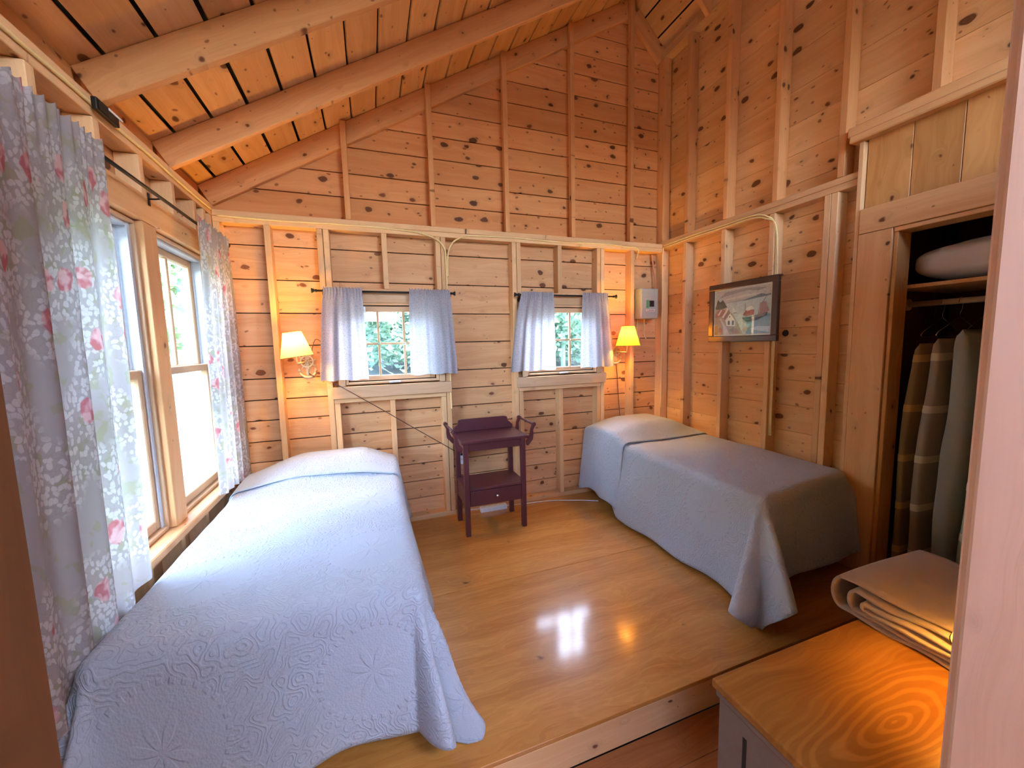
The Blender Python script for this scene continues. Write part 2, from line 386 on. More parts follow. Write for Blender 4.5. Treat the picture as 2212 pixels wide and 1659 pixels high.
def piece(name, parent, lo, hi, ax, mat, c=.0025):
    """axis-aligned board; local x runs along the grain axis ax"""
    d = [hi[i]-lo[i] for i in range(3)]; ctr = [(hi[i]+lo[i])/2 for i in range(3)]
    ia = 'XYZ'.index(ax); ot_ = [q for q in range(3) if q != ia]
    iw, it = (ot_[0], ot_[1]) if d[ot_[0]] >= d[ot_[1]] else (ot_[1], ot_[0])
    L, Wd, T = d[ia], d[iw], d[it]
    ex, ey = Vector([1.0 if q == ia else 0 for q in range(3)]), Vector([1.0 if q == iw else 0 for q in range(3)]); ez = ex.cross(ey)
    R = Matrix((ex, ey, ez)).transposed()
    me = chamfer_mesh(L, Wd, T, mat, min(c, T*.25, Wd*.25))
    o = bpy.data.objects.new(name, me); C.objects.link(o); o.parent = parent
    lc = parent.location if parent is not None else (0, 0, 0)
    o.matrix_local = Matrix.Translation(Vector(ctr)-Vector(lc)) @ R.to_4x4()
    return o
def rot_piece(name, parent, a, b, wdir, Wd, T, mat, c=.0025):
    """board from a to b (centre line), width along wdir"""
    a, b = Vector(a), Vector(b); x = (b-a).normalized(); y = Vector(wdir); y = (y-x*y.dot(x)).normalized(); z = x.cross(y)
    me = chamfer_mesh((b-a).length, Wd, T, mat, c)
    o = bpy.data.objects.new(name, me); C.objects.link(o); o.parent = parent; m = (a+b)/2
    o.matrix_local = Matrix(((x.x, y.x, z.x, m.x), (x.y, y.y, z.y, m.y), (x.z, y.z, z.z, m.z), (0, 0, 0, 1)))
    return o
def skin(name, ax, t0, t1, u0, u1, v0, v1, holes, mat):
    """outer wall skin, thickness t0..t1 along ax, with rectangular holes"""
    us = sorted({u0, u1, *[h[0] for h in holes], *[h[1] for h in holes]}); vs = sorted({v0, v1, *[h[2] for h in holes], *[h[3] for h in holes]})
    mb = MB()
    for i in range(len(us)-1):
        for j in range(len(vs)-1):
            uc, vc = (us[i]+us[i+1])/2, (vs[j]+vs[j+1])/2
            if any(h[0] < uc < h[1] and h[2] < vc < h[3] for h in holes): continue
            if ax == 'X': mb.box((t0, us[i], vs[j]), (t1, us[i+1], vs[j+1]))
            else: mb.box((us[i], t0, vs[j]), (us[i+1], t1, vs[j+1]))
    return tag(mb.build(name, mat), kind='structure')
def spans(a, b, cuts):
    out = [(a, b)]
    for c0, c1 in cuts:
        nx = []
        for p, q in out:
            if c1 <= p or c0 >= q: nx.append((p, q)); continue
            if p < c0: nx.append((p, c0))
            if c1 < q: nx.append((c1, q))
        out = nx
    return [s for s in out if s[1]-s[0] > .01]

# ------------------------------------------------------------------ dimensions
W = 3.62; SD = .089
HB, HL, HR = 2.331, 2.368, 2.354              # plate tops: back, left, right
def roof_z(x): return 2.536 + .583*x
XR = 3.29; ZR = roof_z(XR)                    # ridge
SR = .93                                      # right slope
def roof_r(x): return ZR - SR*(x-XR)
YF = -1.99                                    # edge of the raised floor
YD0, YD1 = -2.92, -2.80                       # doorway wall
YH = -4.7
WIN3 = (.735, 1.430, 1.135, 1.745); WIN4 = (2.190, 2.885, 1.135, 1.745)      # back windows: x0 x1 z0 z1
WIN1 = (-1.57, -.92, .60, 1.985); WIN2 = (-.80, -.15, .60, 1.985)             # left windows: y0 y1 z0 z1
CL = (-2.64, -1.795, -.14, 1.965)                                              # closet opening y0 y1 z0 z1

# ------------------------------------------------------------------ floor
fl = tag(MB().box((-.11, YF+.02, -.15), (W+.11, .12, -.02)).build('floor', 'dark'), kind='structure')
piece('floor_panel', fl, (-.10, -1.025, -.019), (W+.09, .11, 0), 'X', 'floor', .0015)
piece('floor_panel', fl, (-.10, YF, -.019), (W+.09, -1.028, 0), 'X', 'floor', .0015)
piece('step_riser', fl, (-.10, YF+.002, -.148), (W+.09, YF+.021, -.020), 'X', 'stud', .002)
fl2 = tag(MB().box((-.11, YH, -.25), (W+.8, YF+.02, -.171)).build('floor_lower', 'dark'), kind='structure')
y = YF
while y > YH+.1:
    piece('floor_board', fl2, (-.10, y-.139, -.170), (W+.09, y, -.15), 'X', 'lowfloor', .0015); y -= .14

# ------------------------------------------------------------------ back wall
wb = skin('wall_back', 'Y', .112, .130, -.13, W+.13, -.15, 4.62, [WIN3, WIN4], 'dark')
GAP = .0034
zs = [.0, .155, .30, .447, .597, .748, .902, 1.052, 1.205, 1.438, 1.670, 1.903, 2.135, 2.340]
while zs[-1] < 4.5: zs.append(zs[-1]+random.uniform(.165, .195))
for i in range(len(zs)-1):
    z0, z1 = zs[i], zs[i+1]
    x0 = -.085 if z0 < 2.45 else max(-.085, (z0-2.56)/.583)
    cuts = [(w_[0], w_[1]) for w_ in (WIN3, WIN4) if z0 < w_[3] and z1 > w_[2]]
    for a, b in spans(x0, W+.088, cuts):
        piece('plank', wb, (a, .0895, z0+GAP), (b, .1095, z1-GAP), 'X', 'board' if z1 < 2.4 else 'gable')
    for w_ in (WIN3, WIN4):
        if z0 < w_[3] < z1: piece('plank', wb, (w_[0], .0895, w_[3]+.001), (w_[1], .1095, z1-GAP), 'X', 'board')
        if z0 < w_[2] < z1: piece('plank', wb, (w_[0], .0895, z0+GAP), (w_[1], .1095, w_[2]-.001), 'X', 'board')
piece('sole_plate', wb, (0, 0, .0), (W, SD, .038), 'X', 'stud')
piece('top_plate', wb, (0, 0, HB-.077), (W, SD, HB-.0395), 'X', 'stud'); piece('top_plate', wb, (0, 0, HB-.038), (W, SD, HB), 'X', 'stud')
def bstud(x, z0, z1, wd=.038): piece('stud', wb, (x, 0, z0), (x+wd, SD, z1), 'Z', 'stud')
for x in (.0, .287, 3.262): bstud(x, .039, HB-.078)
for x in (.610, 1.484, 2.075, 2.934): bstud(x, .039, HB-.078)
for x in (.652, 1.443, 2.117, 2.892):
    bstud(x, .039, 1.002); bstud(x, 1.846, HB-.078)
for x in (1.045, 2.500):
    bstud(x, .039, 1.002); bstud(x, 1.846, HB-.078)
for (a, b) in ((.650, 1.482), (2.115, 2.932)):
    piece('rough_sill', wb, (a, 0, 1.003), (b, SD, 1.040), 'X', 'stud'); piece('window_header', wb, (a, 0, 1.806), (b, SD, 1.845), 'X', 'stud')
# gable studs and the gable rafters
for i in range(5):
    x = .827-.019 + .61*i
    piece('stud', wb, (x, 0, HB+.001), (x+.038, .0500, roof_z(x)-.002 if x < XR else roof_r(x+.04)), 'Z', 'stud' if i < 0 else 'rafter')

# ------------------------------------------------------------------ left wall
wl = skin('wall_left', 'X', -.130, -.112, YH, .13, -.25, 2.60, [WIN1, WIN2], 'dark')
zl = [.0, .155, .30, .447, .597, .748, .902, 1.052, 1.205, 1.438, 1.670, 1.903, 2.135, 2.368, 2.53]
for i in range(len(zl)-1):
    cuts = [(w_[0], w_[1]) for w_ in (WIN1, WIN2) if zl[i] < w_[3] and zl[i+1] > w_[2]]
    for a, b in spans(YH, .088, cuts):
        piece('plank', wl, (-.1095, a, zl[i]+GAP), (-.0895, b, zl[i+1]-GAP), 'Y', 'board')
    for w_ in (WIN1, WIN2):
        if zl[i] < w_[3] < zl[i+1]: piece('plank', wl, (-.1095, w_[0], w_[3]+.001), (-.0895, w_[1], zl[i+1]-GAP), 'Y', 'board')
        if zl[i] < w_[2] < zl[i+1]: piece('plank', wl, (-.1095, w_[0], zl[i]+GAP), (-.0895, w_[1], w_[2]-.001), 'Y', 'board')
piece('sole_plate', wl, (-SD, -2.79, 0), (-.001, -.001, .038), 'Y', 'stud')
piece('top_plate', wl, (-SD, -2.79, HL-.077), (-.001, SD, HL-.0395), 'Y', 'stud'); piece('top_plate', wl, (-SD, -2.79, HL-.038), (-.001, SD, HL), 'Y', 'stud')
def lstud(y, z0, z1): piece('stud', wl, (-SD, y, z0), (-.001, y+.038, z1), 'Z', 'stud')
for y in (-.039, -.135, -1.65, -2.05, -2.45, -2.78): lstud(y, .039, HL-.078)
for y in (-.28, -.555, -.86, -1.165, -1.47): lstud(y, 2.112, HL-.078); lstud(y, .039, .545)
piece('window_header', wl, (-SD, -1.61, 1.990), (.018, -.097, 2.110), 'Y', 'casing')
piece('window_mullion', wl, (-SD, -.918, .585), (.012, -.802, 1.989), 'Z', 'casing')
piece('window_casing', wl, (-.02, -1.645, .585), (.012, -1.575, 1.989), 'Z', 'casing')
piece('window_casing', wl, (-.02, -.147, .585), (.012, -.098, 1.989), 'Z', 'casing')
piece('window_sill', wl, (-SD, -1.66, .546), (.055, -.08, .584), 'Y', 'casing', .005)

# ------------------------------------------------------------------ right wall
wr = skin('wall_right', 'X', W+.112, W+.130, YH, .13, -.25, 4.40, [CL], 'dark')
zr = [.0, .19, .375, .56, .745, .93, 1.11, 1.295, 1.48, 1.665, 1.85, 2.035, 2.22]
while zr[-1] < 4.1: zr.append(zr[-1]+random.uniform(.19, .235))
for i in range(len(zr)-1):
    cuts = [(CL[0], CL[1])] if zr[i] < CL[3] else []
    for a, b in spans(YH, .088, cuts):
        piece('plank', wr, (W+.0895, a, zr[i]+.0006), (W+.1095, b, min(zr[i+1], 4.12)-.0006), 'Y', 'rboard')
piece('sole_plate', wr, (W, -1.60, 0), (W+SD, -.001, .038), 'Y', 'stud')
piece('top_plate', wr, (W, -1.612, HR-.077), (W+SD, SD, HR-.0395), 'Y', 'stud'); piece('top_plate', wr, (W, -1.612, HR-.038), (W+SD, SD, HR), 'Y', 'stud')
def rstud(y, z0, z1): piece('stud', wr, (W, y-.038, z0), (W+SD, y, z1), 'Z', 'rafter' if z0 > 2.2 else 'stud')
for i in range(4): rstud(-.275-.4064*i, HR+.001, 4.0)
rstud(-.275-.4064*4, 2.603, 4.0); rstud(-.275-.4064*5, 2.603, 4.0)
for y in (-.265, -.675, -1.078, -1.432, -1.472): rstud(y, .039, HR-.078)
piece('corner_post', wr, (W, .001, 0), (W+SD*.9, SD-.001, HR-.078), 'Z', 'stud'); piece('corner_post', wr, (W, .001, HR+.001), (W+SD*.9, SD-.001, 4.0), 'Z', 'rafter')
piece('ridge_plate', wr, (W, -2.79, 4.001), (W+SD, SD, 4.075), 'Y', 'stud')

kn_ = MB(); kn_.tube([(W+.0915, -1.165, 1.442), (W+.0870, -1.165, 1.442)], [.024, .022], 20); kn_.build('knot', 'slot', wr)
# ------------------------------------------------------------------ closet front, frame and inside
cf = thing('trim_1', None, None, kind='structure')
piece('door_casing', cf, (W-.022, -1.797, -.0), (W-.001, -1.640, 1.985), 'Z', 'casing')
piece('corner_strip', cf, (W-.018, -1.638, 0), (W+.040, -1.614, 2.50), 'Z', 'stud')
piece('head_casing', cf, (W-.024, -2.70, 1.987), (W-.001, -1.640, 2.125), 'Y', 'casing')
piece('head_jamb', cf, (W-.016, -2.66, 1.962), (W+.108, -1.80, 1.985), 'Y', 'casing')
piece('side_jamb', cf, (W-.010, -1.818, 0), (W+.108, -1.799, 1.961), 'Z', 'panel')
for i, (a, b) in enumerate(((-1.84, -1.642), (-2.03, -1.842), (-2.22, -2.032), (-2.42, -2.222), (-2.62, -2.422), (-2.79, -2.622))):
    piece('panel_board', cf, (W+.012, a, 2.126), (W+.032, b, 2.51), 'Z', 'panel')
piece('shelf_lip', cf, (W-.045, -2.79, 2.505), (W+.05, -1.575, 2.545), 'Y', 'casing', .006)
piece('shelf_lip', cf, (W-.028, -2.79, 2.546), (W+.088, -1.555, 2.602), 'Y', 'casing', .006)
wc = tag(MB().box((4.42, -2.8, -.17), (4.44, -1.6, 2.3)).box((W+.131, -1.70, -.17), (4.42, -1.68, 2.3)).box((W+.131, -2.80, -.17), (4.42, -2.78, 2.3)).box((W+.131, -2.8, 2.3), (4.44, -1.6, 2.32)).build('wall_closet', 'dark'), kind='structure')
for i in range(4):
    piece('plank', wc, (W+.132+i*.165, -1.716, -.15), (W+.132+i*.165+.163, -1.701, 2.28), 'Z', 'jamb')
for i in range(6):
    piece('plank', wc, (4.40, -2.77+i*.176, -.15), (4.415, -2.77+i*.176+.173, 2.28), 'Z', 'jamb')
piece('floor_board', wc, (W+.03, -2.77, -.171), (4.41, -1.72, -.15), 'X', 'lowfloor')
sh = tag(MB().box((W+.135, -2.77, 1.665), (4.39, -1.72, 1.685)).build('closet_shelf', 'casing', bevel=.002), 'pale wooden shelf high inside the dark closet', 'shelf')
cr = thing('closet_rod', 'round wooden hanging rod running across the closet below the shelf', 'rod', (3.93, -1.72, 1.585))
At(cr).bar((3.93, -2.77, 1.585), (3.93, -1.735, 1.585), .016, n=14).build('rod', 'sash', cr, True)
for yy in (-1.737, -2.765):
    a = At(cr); a.bar((3.93, yy-.0, 1.585), (3.93, yy+.018 if yy > -2 else yy-.015, 1.585), .034, n=18); a.build('socket', 'sash', cr)

# ------------------------------------------------------------------ doorway wall (the photo is taken through it)
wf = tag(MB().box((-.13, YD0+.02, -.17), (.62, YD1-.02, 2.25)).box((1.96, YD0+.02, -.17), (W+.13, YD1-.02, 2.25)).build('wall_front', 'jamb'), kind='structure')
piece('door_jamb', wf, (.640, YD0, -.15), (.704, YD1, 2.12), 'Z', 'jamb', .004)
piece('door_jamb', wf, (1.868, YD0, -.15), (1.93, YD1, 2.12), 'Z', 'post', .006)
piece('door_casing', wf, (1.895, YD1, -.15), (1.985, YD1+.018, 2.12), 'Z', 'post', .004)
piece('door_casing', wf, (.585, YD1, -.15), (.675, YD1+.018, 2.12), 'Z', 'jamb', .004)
piece('door_head', wf, (.585, YD0, 2.121), (1.985, YD1+.018, 2.25), 'X', 'stud', .004)

wh = skin('wall_hall', 'Y', YH-.02, YH, -.13, W+.13, -.25, 4.6, [(.05, 1.45, 1.90, 2.58), (1.85, 3.15, 2.45, 3.40)], 'board')  # unseen end wall; both openings are added to bring daylight onto the upper walls
# ------------------------------------------------------------------ ceiling
cl = thing('ceiling', None, None, kind='structure')
n1 = Vector((-.583, 0, 1)).normalized(); n2 = Vector((SR, 0, 1)).normalized(); d1 = Vector((1, 0, .583)).normalized(); d2 = Vector((1, 0, -SR)).normalized()
mb = MB()
def slab(mb, p0, p1, n, h0, h1):
    q = [Vector(p)+n*h for h in (h0, h1) for p in (p0, p1)]
    poly = [(q[0].x, q[0].z), (q[1].x, q[1].z), (q[3].x, q[3].z), (q[2].x, q[2].z)]
    mb.prism(poly, 'Y', YH, .20)
slab(mb, (-.30, 0, roof_z(-.30)), (XR, 0, ZR), n1, .034, .06)
slab(mb, (XR, 0, ZR), (3.95, 0, roof_r(3.95)), n2, .034, .06)
mb.build('roof_deck', 'dark', cl)
MB().prism([(XR-.14, ZR-.02), (XR, ZR+.03), (XR+.14, ZR-.05), (XR+.14, ZR+.09), (XR-.14, ZR+.09)], 'Y', YH, .20).build('ridge_cap', 'dark', cl)
s = 0.0; p0 = Vector((-.145, 0, roof_z(-.145))); L1 = (Vector((XR, 0, ZR))-p0).length
while s < L1-.03:
    wd = random.uniform(.198, .206); gp = random.uniform(.015, .021)
    e = min(s+wd, L1)
    c = p0 + d1*((s+e-gp)/2) + n1*.011
    rot_piece('plank', cl, (c.x, YH+.02, c.z), (c.x, .112, c.z), d1, e-gp-s, .020, 'roofboard')
    s = e
s = 0.0; L2 = .62; p1 = Vector((XR, 0, ZR))
while s < L2:
    c = p1 + d2*(s+.095) + n2*.011
    rot_piece('plank', cl, (c.x, YH+.02, c.z), (c.x, .112, c.z), d2, .188, .020, 'roofboard'); s += .2
for yc in (.070, -.499, -1.080, -1.663, -2.246):
    a = Vector((-.08, yc, roof_z(-.08))) - n1*.0695; b = Vector((XR, yc, ZR)) - n1*.0695
    rot_piece('rafter', cl, a, b - d1*.02, n1, .138, .038, 'rafter', .003)
    a = Vector((XR, yc, ZR)) - n2*.0695; b = Vector((3.71, yc, roof_r(3.71))) - n2*.0695
    rot_piece('rafter', cl, a + d2*.11, b - d2*.02, n2, .138, .038, 'rafter', .003)
for y0, y1 in ((-.478, .048), (-1.058, -.521), (-1.642, -1.102), (-2.225, -1.684)):
    piece('blocking', cl, (-.098, y0, HL+.002), (-.072, y1, HL+.118), 'Y', 'rafter')
# hall ceiling is the same roof: only its deck is needed behind the camera

# ------------------------------------------------------------------ windows
def casement(name, wn, mx):
    x0, x1, z0, z1 = wn
    t = thing(name, None, None, kind='structure')
    a = .012
    # jamb frame
    piece('frame', t, (x0+.001, -.004, z0+.001), (x0+.020, .125, z1-.001), 'Z', 'sash'); piece('frame', t, (x1-.020, -.004, z0+.001), (x1-.001, .125, z1-.001), 'Z', 'sash')
    piece('frame', t, (x0+.021, -.004, z0+.001), (x1-.021, .125, z0+.018), 'X', 'sash'); piece('frame', t, (x0+.021, -.004, z1-.018), (x1-.021, .125, z1-.001), 'X', 'sash')
    # dark weather strip line
    g = MB()
    for lo, hi in (((x0+.021, .030, z0+.019), (x0+.026, .06, z1-.019)), ((x1-.026, .030, z0+.019), (x1-.021, .06, z1-.019)), ((x0+.027, .030, z0+.019), (x1-.027, .06, z0+.024)), ((x0+.027, .030, z1-.024), (x1-.027, .06, z1-.019))): g.box(lo, hi)
    g.build('gasket', 'slot', t)
    s0, s1, b0, b1 = x0+.027, x1-.027, z0+.025, z1-.025; y0, y1 = .028, .068
    piece('sash_stile', t, (s0, y0, b0), (s0+.036, y1, b1), 'Z', 'sash'); piece('sash_stile', t, (s1-.036, y0, b0), (s1, y1, b1), 'Z', 'sash')
    piece('sash_rail', t, (s0+.0365, y0, b0), (s1-.0365, y1, b0+.036), 'X', 'sash'); piece('sash_rail', t, (s0+.0365, y0, b1-.040), (s1-.0365, y1, b1), 'X', 'sash')
    gx0, gx1, gz0, gz1 = s0+.036, s1-.036, b0+.036, b1-.040
    zm = (gz0+gz1)/2+.0
    xs = [gx0 + (gx1-gx0)*i/3 for i in range(4)]
    for i in (1, 2):
        for (u, v) in ((gz0, zm-.008), (zm+.008, gz1)): piece('muntin', t, (xs[i]-.008, .034, u), (xs[i]+.008, .062, v), 'Z', 'sash')
    for i in range(3): piece('muntin', t, (xs[i]+.0085, .034, zm-.008), (xs[i+1]-.0085, .062, zm+.008), 'X', 'sash')
    for i in range(3):
        for (u, v) in ((gz0, zm), (zm, gz1)):
            MB().box((xs[i]+.004, .046, u+.003), (xs[i+1]-.004, .050, v-.003)).build('pane', 'glass', t)
    # crank handle at the bottom rail
    hx = x0+.31
    h = MB().box((hx, -.012, z0+.004), (hx+.085, .0, z0+.018)); h.tube([(hx+.01, -.016, z0+.012), (hx+.03, -.03, z0+.014), (hx+.075, -.028, z0+.012)], .004, 6)
    h.build('crank_handle', 'white', t)
    lk = MB().box((x0+.145, .01, z1-.075), (x0+.170, .027, z1-.030)); lk.build('latch', 'white', t)
    # flat casing boards of the window
    piece('head_casing', t, (x0-.045, -.022, z1-.002), (x1+.045, -.001, z1+.072), 'X', 'sash')
    piece('apron_board', t, (x0-.092, -.024, z0-.098), (x1+.095, -.001, z0-.010), 'X', 'sash', .003)
    piece('side_casing', t, (x0-.045, -.020, z0-.008), (x0-.0005, -.001, z1-.004), 'Z', 'sash'); piece('side_casing', t, (x1+.0005, -.020, z0-.008), (x1+.045, -.001, z1-.004), 'Z', 'sash')
    return t
casement('window_3', WIN3, 0); casement('window_4', WIN4, 0)

def double_hung(name, wn):
    y0, y1, z0, z1 = wn
    t = thing(name, None, None, kind='structure')
    zm = 1.315
    for a, b in ((y0+.001, y0+.014), (y1-.014, y1-.001)):
        piece('side_jamb', t, (-.125, a, z0+.001), (-.012, b, z1-.001), 'Z', 'sash')
    piece('head_jamb', t, (-.125, y0+.015, z1-.016), (-.012, y1-.015, z1-.001), 'Y', 'sash'); piece('sill_plate', t, (-.128, y0+.015, z0-.014), (-.012, y1-.015, z0+.004), 'Y', 'sash')
    for s, ya in ((1, y0+.0145), (-1, y1-.0145)):
        g = MB(); lo, hi = sorted((ya, ya+s*.010)); g.box((-.118, lo, z0+.005), (-.030, hi, z1-.017)); lo, hi = sorted((ya, ya+s*.022)); g.box((-.077, lo, z0+.005), (-.071, hi, z1-.017)); g.box((-.034, lo, z0+.005), (-.029, hi, z1-.017))
        g.build('vinyl_track', 'vinyl', t)
    MB().box((-.118, y0+.025, z1-.030), (-.03, y1-.025, z1-.017)).build('head_track', 'vinyl', t)
    def sash(xc, a, b, mull):
        q0, q1 = y0+.0255, y1-.0255; st = .040; xs = (xc-.017, xc+.017)
        piece('sash_stile', t, (xs[0], q0, a), (xs[1], q0+st, b), 'Z', 'sash', .004); piece('sash_stile', t, (xs[0], q1-st, a), (xs[1], q1, b), 'Z', 'sash', .004)
        piece('sash_rail', t, (xs[0], q0+st+.0005, a), (xs[1], q1-st-.0005, a+.045), 'Y', 'sash', .004); piece('sash_rail', t, (xs[0], q0+st+.0005, b-.038), (xs[1], q1-st-.0005, b), 'Y', 'sash', .004)
        ys = [q0+st, q1-st]
        if mull:
            m = (ys[0]+ys[1])/2; piece('muntin', t, (xs[0]+.006, m-.012, a+.0455), (xs[1]-.006, m+.012, b-.0385), 'Z', 'sash', .003); ys = [ys[0], m, ys[1]]
        for i in range(len(ys)-1): MB().box((xc-.002, ys[i]+.001, a+.044), (xc+.002, ys[i+1]-.001, b-.037)).build('pane', 'glass', t)
    sash(-.095, zm-.02, z1-.031, True); sash(-.053, z0+.006, zm+.020, False)
    return t
double_hung('window_1', WIN1); double_hung('window_2', WIN2)

# ------------------------------------------------------------------ beds
def bed(name, label, x0, x1, y0, y1, zt):
    t = thing(name, label, 'bed', ((x0+x1)/2, (y0+y1)/2, 0), 'twin beds')
    At(t).box((x0+.03, y0+.03, zt-.22), (x1-.03, y1-.03, zt-.014)).build('mattress', 'mattress', t, bevel=.03)
    At(t).box((x0+.04, y0+.04, zt-.36), (x1-.04, y1-.04, zt-.222)).build('box_spring', 'mattress', t, bevel=.01)
    a = At(t)
    for lo, hi in (((x0+.05, y0+.05, zt-.40), (x0+.085, y1-.05, zt-.362)), ((x1-.085, y0+.05, zt-.40), (x1-.05, y1-.05, zt-.362)), ((x0+.086, y0+.05, zt-.40), (x1-.086, y0+.085, zt-.362)), ((x0+.086, y1-.085, zt-.40), (x1-.086, y1-.05, zt-.362))): a.box(lo, hi)
    a.build('bed_frame', 'black', t)
    for xx in (x0+.1, x1-.1):
        for yy in (y0+.12, y1-.12): At(t).bar((xx, yy, 0), (xx, yy, zt-.402), .022, .026, 12).build('leg', 'black', t)
    return t
bed('bed', 'twin bed with white bedspread beside the big floral-curtained window', .11, 1.05, -1.80, -.07, .545)
bed('bed', 'twin bed with white bedspread along the wall under the framed picture', 2.80, 3.59, -1.60, -.04, .590)

def fbm(x, y):
    return (math.sin(3.1*x+1.7*y)+math.sin(5.3*x-4.1*y+1.3)+.5*math.sin(11*x+7*y+.4)+.5*math.sin(-9*x+13*y+2.1))/3
def sstep(a, b, x):
    t = min(1, max(0, (x-a)/(b-a))); return t*t*(3-2*t)
def spread(name, label, x0, x1, y0, y1, zt, dl, dr, df, dh, fl, fr, ff, bump, corner, res=.016, rr=.05, seed=0.0, hemvar=.02, post=None, hem=None):
    """bedspread draped on the box x0..x1, y0(foot)..y1(head): dl dr df dh = hang on each side, fl fr ff = flare"""
    def mp(a, b):
        ix0, ix1, iy0, iy1 = x0+rr, x1-rr, y0+rr, y1-rr
        px, py = min(max(a, ix0), ix1), min(max(b, iy0), iy1)
        ea, eb = a-px, b-py; d = math.hypot(ea, eb)
        z = zt + bump(px, py) + .006*fbm(2.2*a+seed, 2.2*b)*(1 if d == 0 else 1)
        if d < 1e-9: return (a, b, z)
        ux, uy = ea/d, eb/d
        flare = (fl if ux < 0 else fr)*abs(ux) + (ff if uy < 0 else .02)*abs(uy)
        arc = rr*PI/2
        if d < arc:
            q = d/rr; return (px+ux*rr*math.sin(q), py+uy*rr*math.sin(q), z-rr*(1-math.cos(q)))
        e = d-arc
        th = math.atan2(abs(uy), abs(ux))                      # 0 on the sides, 90deg at the foot
        k = math.sin(2*th)
        fold = 0.0
        if uy < 0: fold = corner*k**.7*(.12+.88*abs(math.sin(th*4.0-.45+seed*.5))**2.4)
        wave = (.045*math.sin(5.2*b+seed*3)+.03*math.sin(11.0*b+1+seed))*abs(ux) + (.035*math.sin(6.5*a+seed*2)+.025*math.sin(12*a+.6))*abs(uy)
        h = e*(flare+fold) + wave*(e/.4)*(flare*5 if flare < .2 else 1)
        h = max(h, e*.005)
        e *= 1-.10*k
        dz = math.sqrt(max(e*e-h*h, (e*.35)**2))
        return (px+ux*(rr+h), py+uy*(rr+h), max(z-rr-dz, .012))
    A0, A1, B0, B1 = x0-dl, x1+dr, y0-df, y1+dh
    mp0 = mp
    if post: mp = lambda a, b: post(mp0(a, b))
    na, nb = int((A1-A0)/res), int((B1-B0)/res)
    vs, uvs = [], []
    for j in range(nb+1):
        for i in range(na+1):
            a = A0+(A1-A0)*i/na; b = B0+(B1-B0)*j/nb
            hv = hemvar*math.sin(7*a+seed)*(.5) + (hem(a) if hem else 0)
            vs.append(mp(a, b if b > y0 else y0+(b-y0)*(1+hv*2))); uvs.append((a, b))
    fs = [(j*(na+1)+i, j*(na+1)+i+1, (j+1)*(na+1)+i+1, (j+1)*(na+1)+i) for j in range(nb) for i in range(na)]
    me = bpy.data.meshes.new(name); me.from_pydata(vs, [], fs); me.polygons.foreach_set('use_smooth', [True]*len(fs))
    uv = me.uv_layers.new(name='UVMap')
    for p in me.polygons:
        for li in p.loop_indices: uv.data[li].uv = uvs[me.loops[li].vertex_index]
    o = link(name, me, 'spread')
    so = o.modifiers.new('thick', 'SOLIDIFY'); so.thickness = .005; so.offset = 1
    return o
def bump_l(x, y):
    return .125*sstep(-.66, -.30, y)*sstep(.02, .50, x)*(1-sstep(.80, 1.10, x)*.75) - .05*sstep(-.20, .0, y)
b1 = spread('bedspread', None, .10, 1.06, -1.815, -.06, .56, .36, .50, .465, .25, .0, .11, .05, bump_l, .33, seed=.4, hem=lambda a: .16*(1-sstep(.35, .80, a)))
tag(b1, 'white embossed bedspread draped over the bed beside the big window', 'bedspread', 'white bedspreads')
# turned-back upper layer over the pillow
def pillow_layer(parent, x0, x1, y0, y1, zt, bump, dl, dr, mat, seed, off=.012):
    vs, uvs, fs = [], [], []
    na, nb = 90, 40; A0, A1 = x0-dl, x1+dr
    for j in range(nb+1):
        for i in range(na+1):
            a = A0+(A1-A0)*i/na; b = y0+(y1-y0)*j/nb + .03*math.sin(3*a+seed)*(1-j/nb)
            px = min(max(a, x0+.05), x1-.05); e = abs(a-px); sg = 1 if a > px else -1
            z = zt+bump(px, b)+off
            if e < .0785: q = e/.05; p = (px+sg*.05*math.sin(q), b, z-.05*(1-math.cos(q)))
            else:
                e2 = e-.0785; p = (px+sg*(.05+e2*.14+.012*math.sin(b*16+seed)*e2/.3), b-(.10*e2 if sg < 0 else 0), max(z-.05-e2, .02))
            vs.append(p); uvs.append((a, b+.3))
    fs = [(j*(na+1)+i, j*(na+1)+i+1, (j+1)*(na+1)+i+1, (j+1)*(na+1)+i) for j in range(nb) for i in range(na)]
    me = bpy.data.meshes.new('turned_fold'); me.from_pydata(vs, [], fs); me.polygons.foreach_set('use_smooth', [True]*len(fs))
    uv = me.uv_layers.new(name='UVMap')
    for p in me.polygons:
        for li in p.loop_indices: uv.data[li].uv = uvs[me.loops[li].vertex_index]
    o = link('turned_fold', me, mat, parent); so = o.modifiers.new('thick', 'SOLIDIFY'); so.thickness = .006; so.offset = 1
    return o
pillow_layer(b1, .10, 1.06, -.52, -.045, .56, bump_l, .05, .38, 'spread', .5)
def bump_r(x, y):
    return .115*sstep(-.64, -.42, y)*(.45+.55*sstep(2.72, 3.05, x))*(1-sstep(3.30, 3.66, x)) - .04*sstep(-.16, .0, y)
def skew(p):
    k = sstep(-.2, -1.8, p[1]) if p[1] > -1.8 else 1.0
    return (p[0]-.045*k*(1-sstep(2.7, 3.5, p[0])), p[1]+.17*max(0, p[0]-2.80)*k, p[2])
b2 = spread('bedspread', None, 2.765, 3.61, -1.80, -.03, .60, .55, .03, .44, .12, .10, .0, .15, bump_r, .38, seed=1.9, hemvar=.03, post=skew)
tag(b2, 'white embossed bedspread draped over the bed under the framed picture', 'bedspread', 'white bedspreads')
pillow_layer(b2, 2.745, 3.61, -.60, -.015, .60, bump_r, .53, .02, 'spread', 1.5)

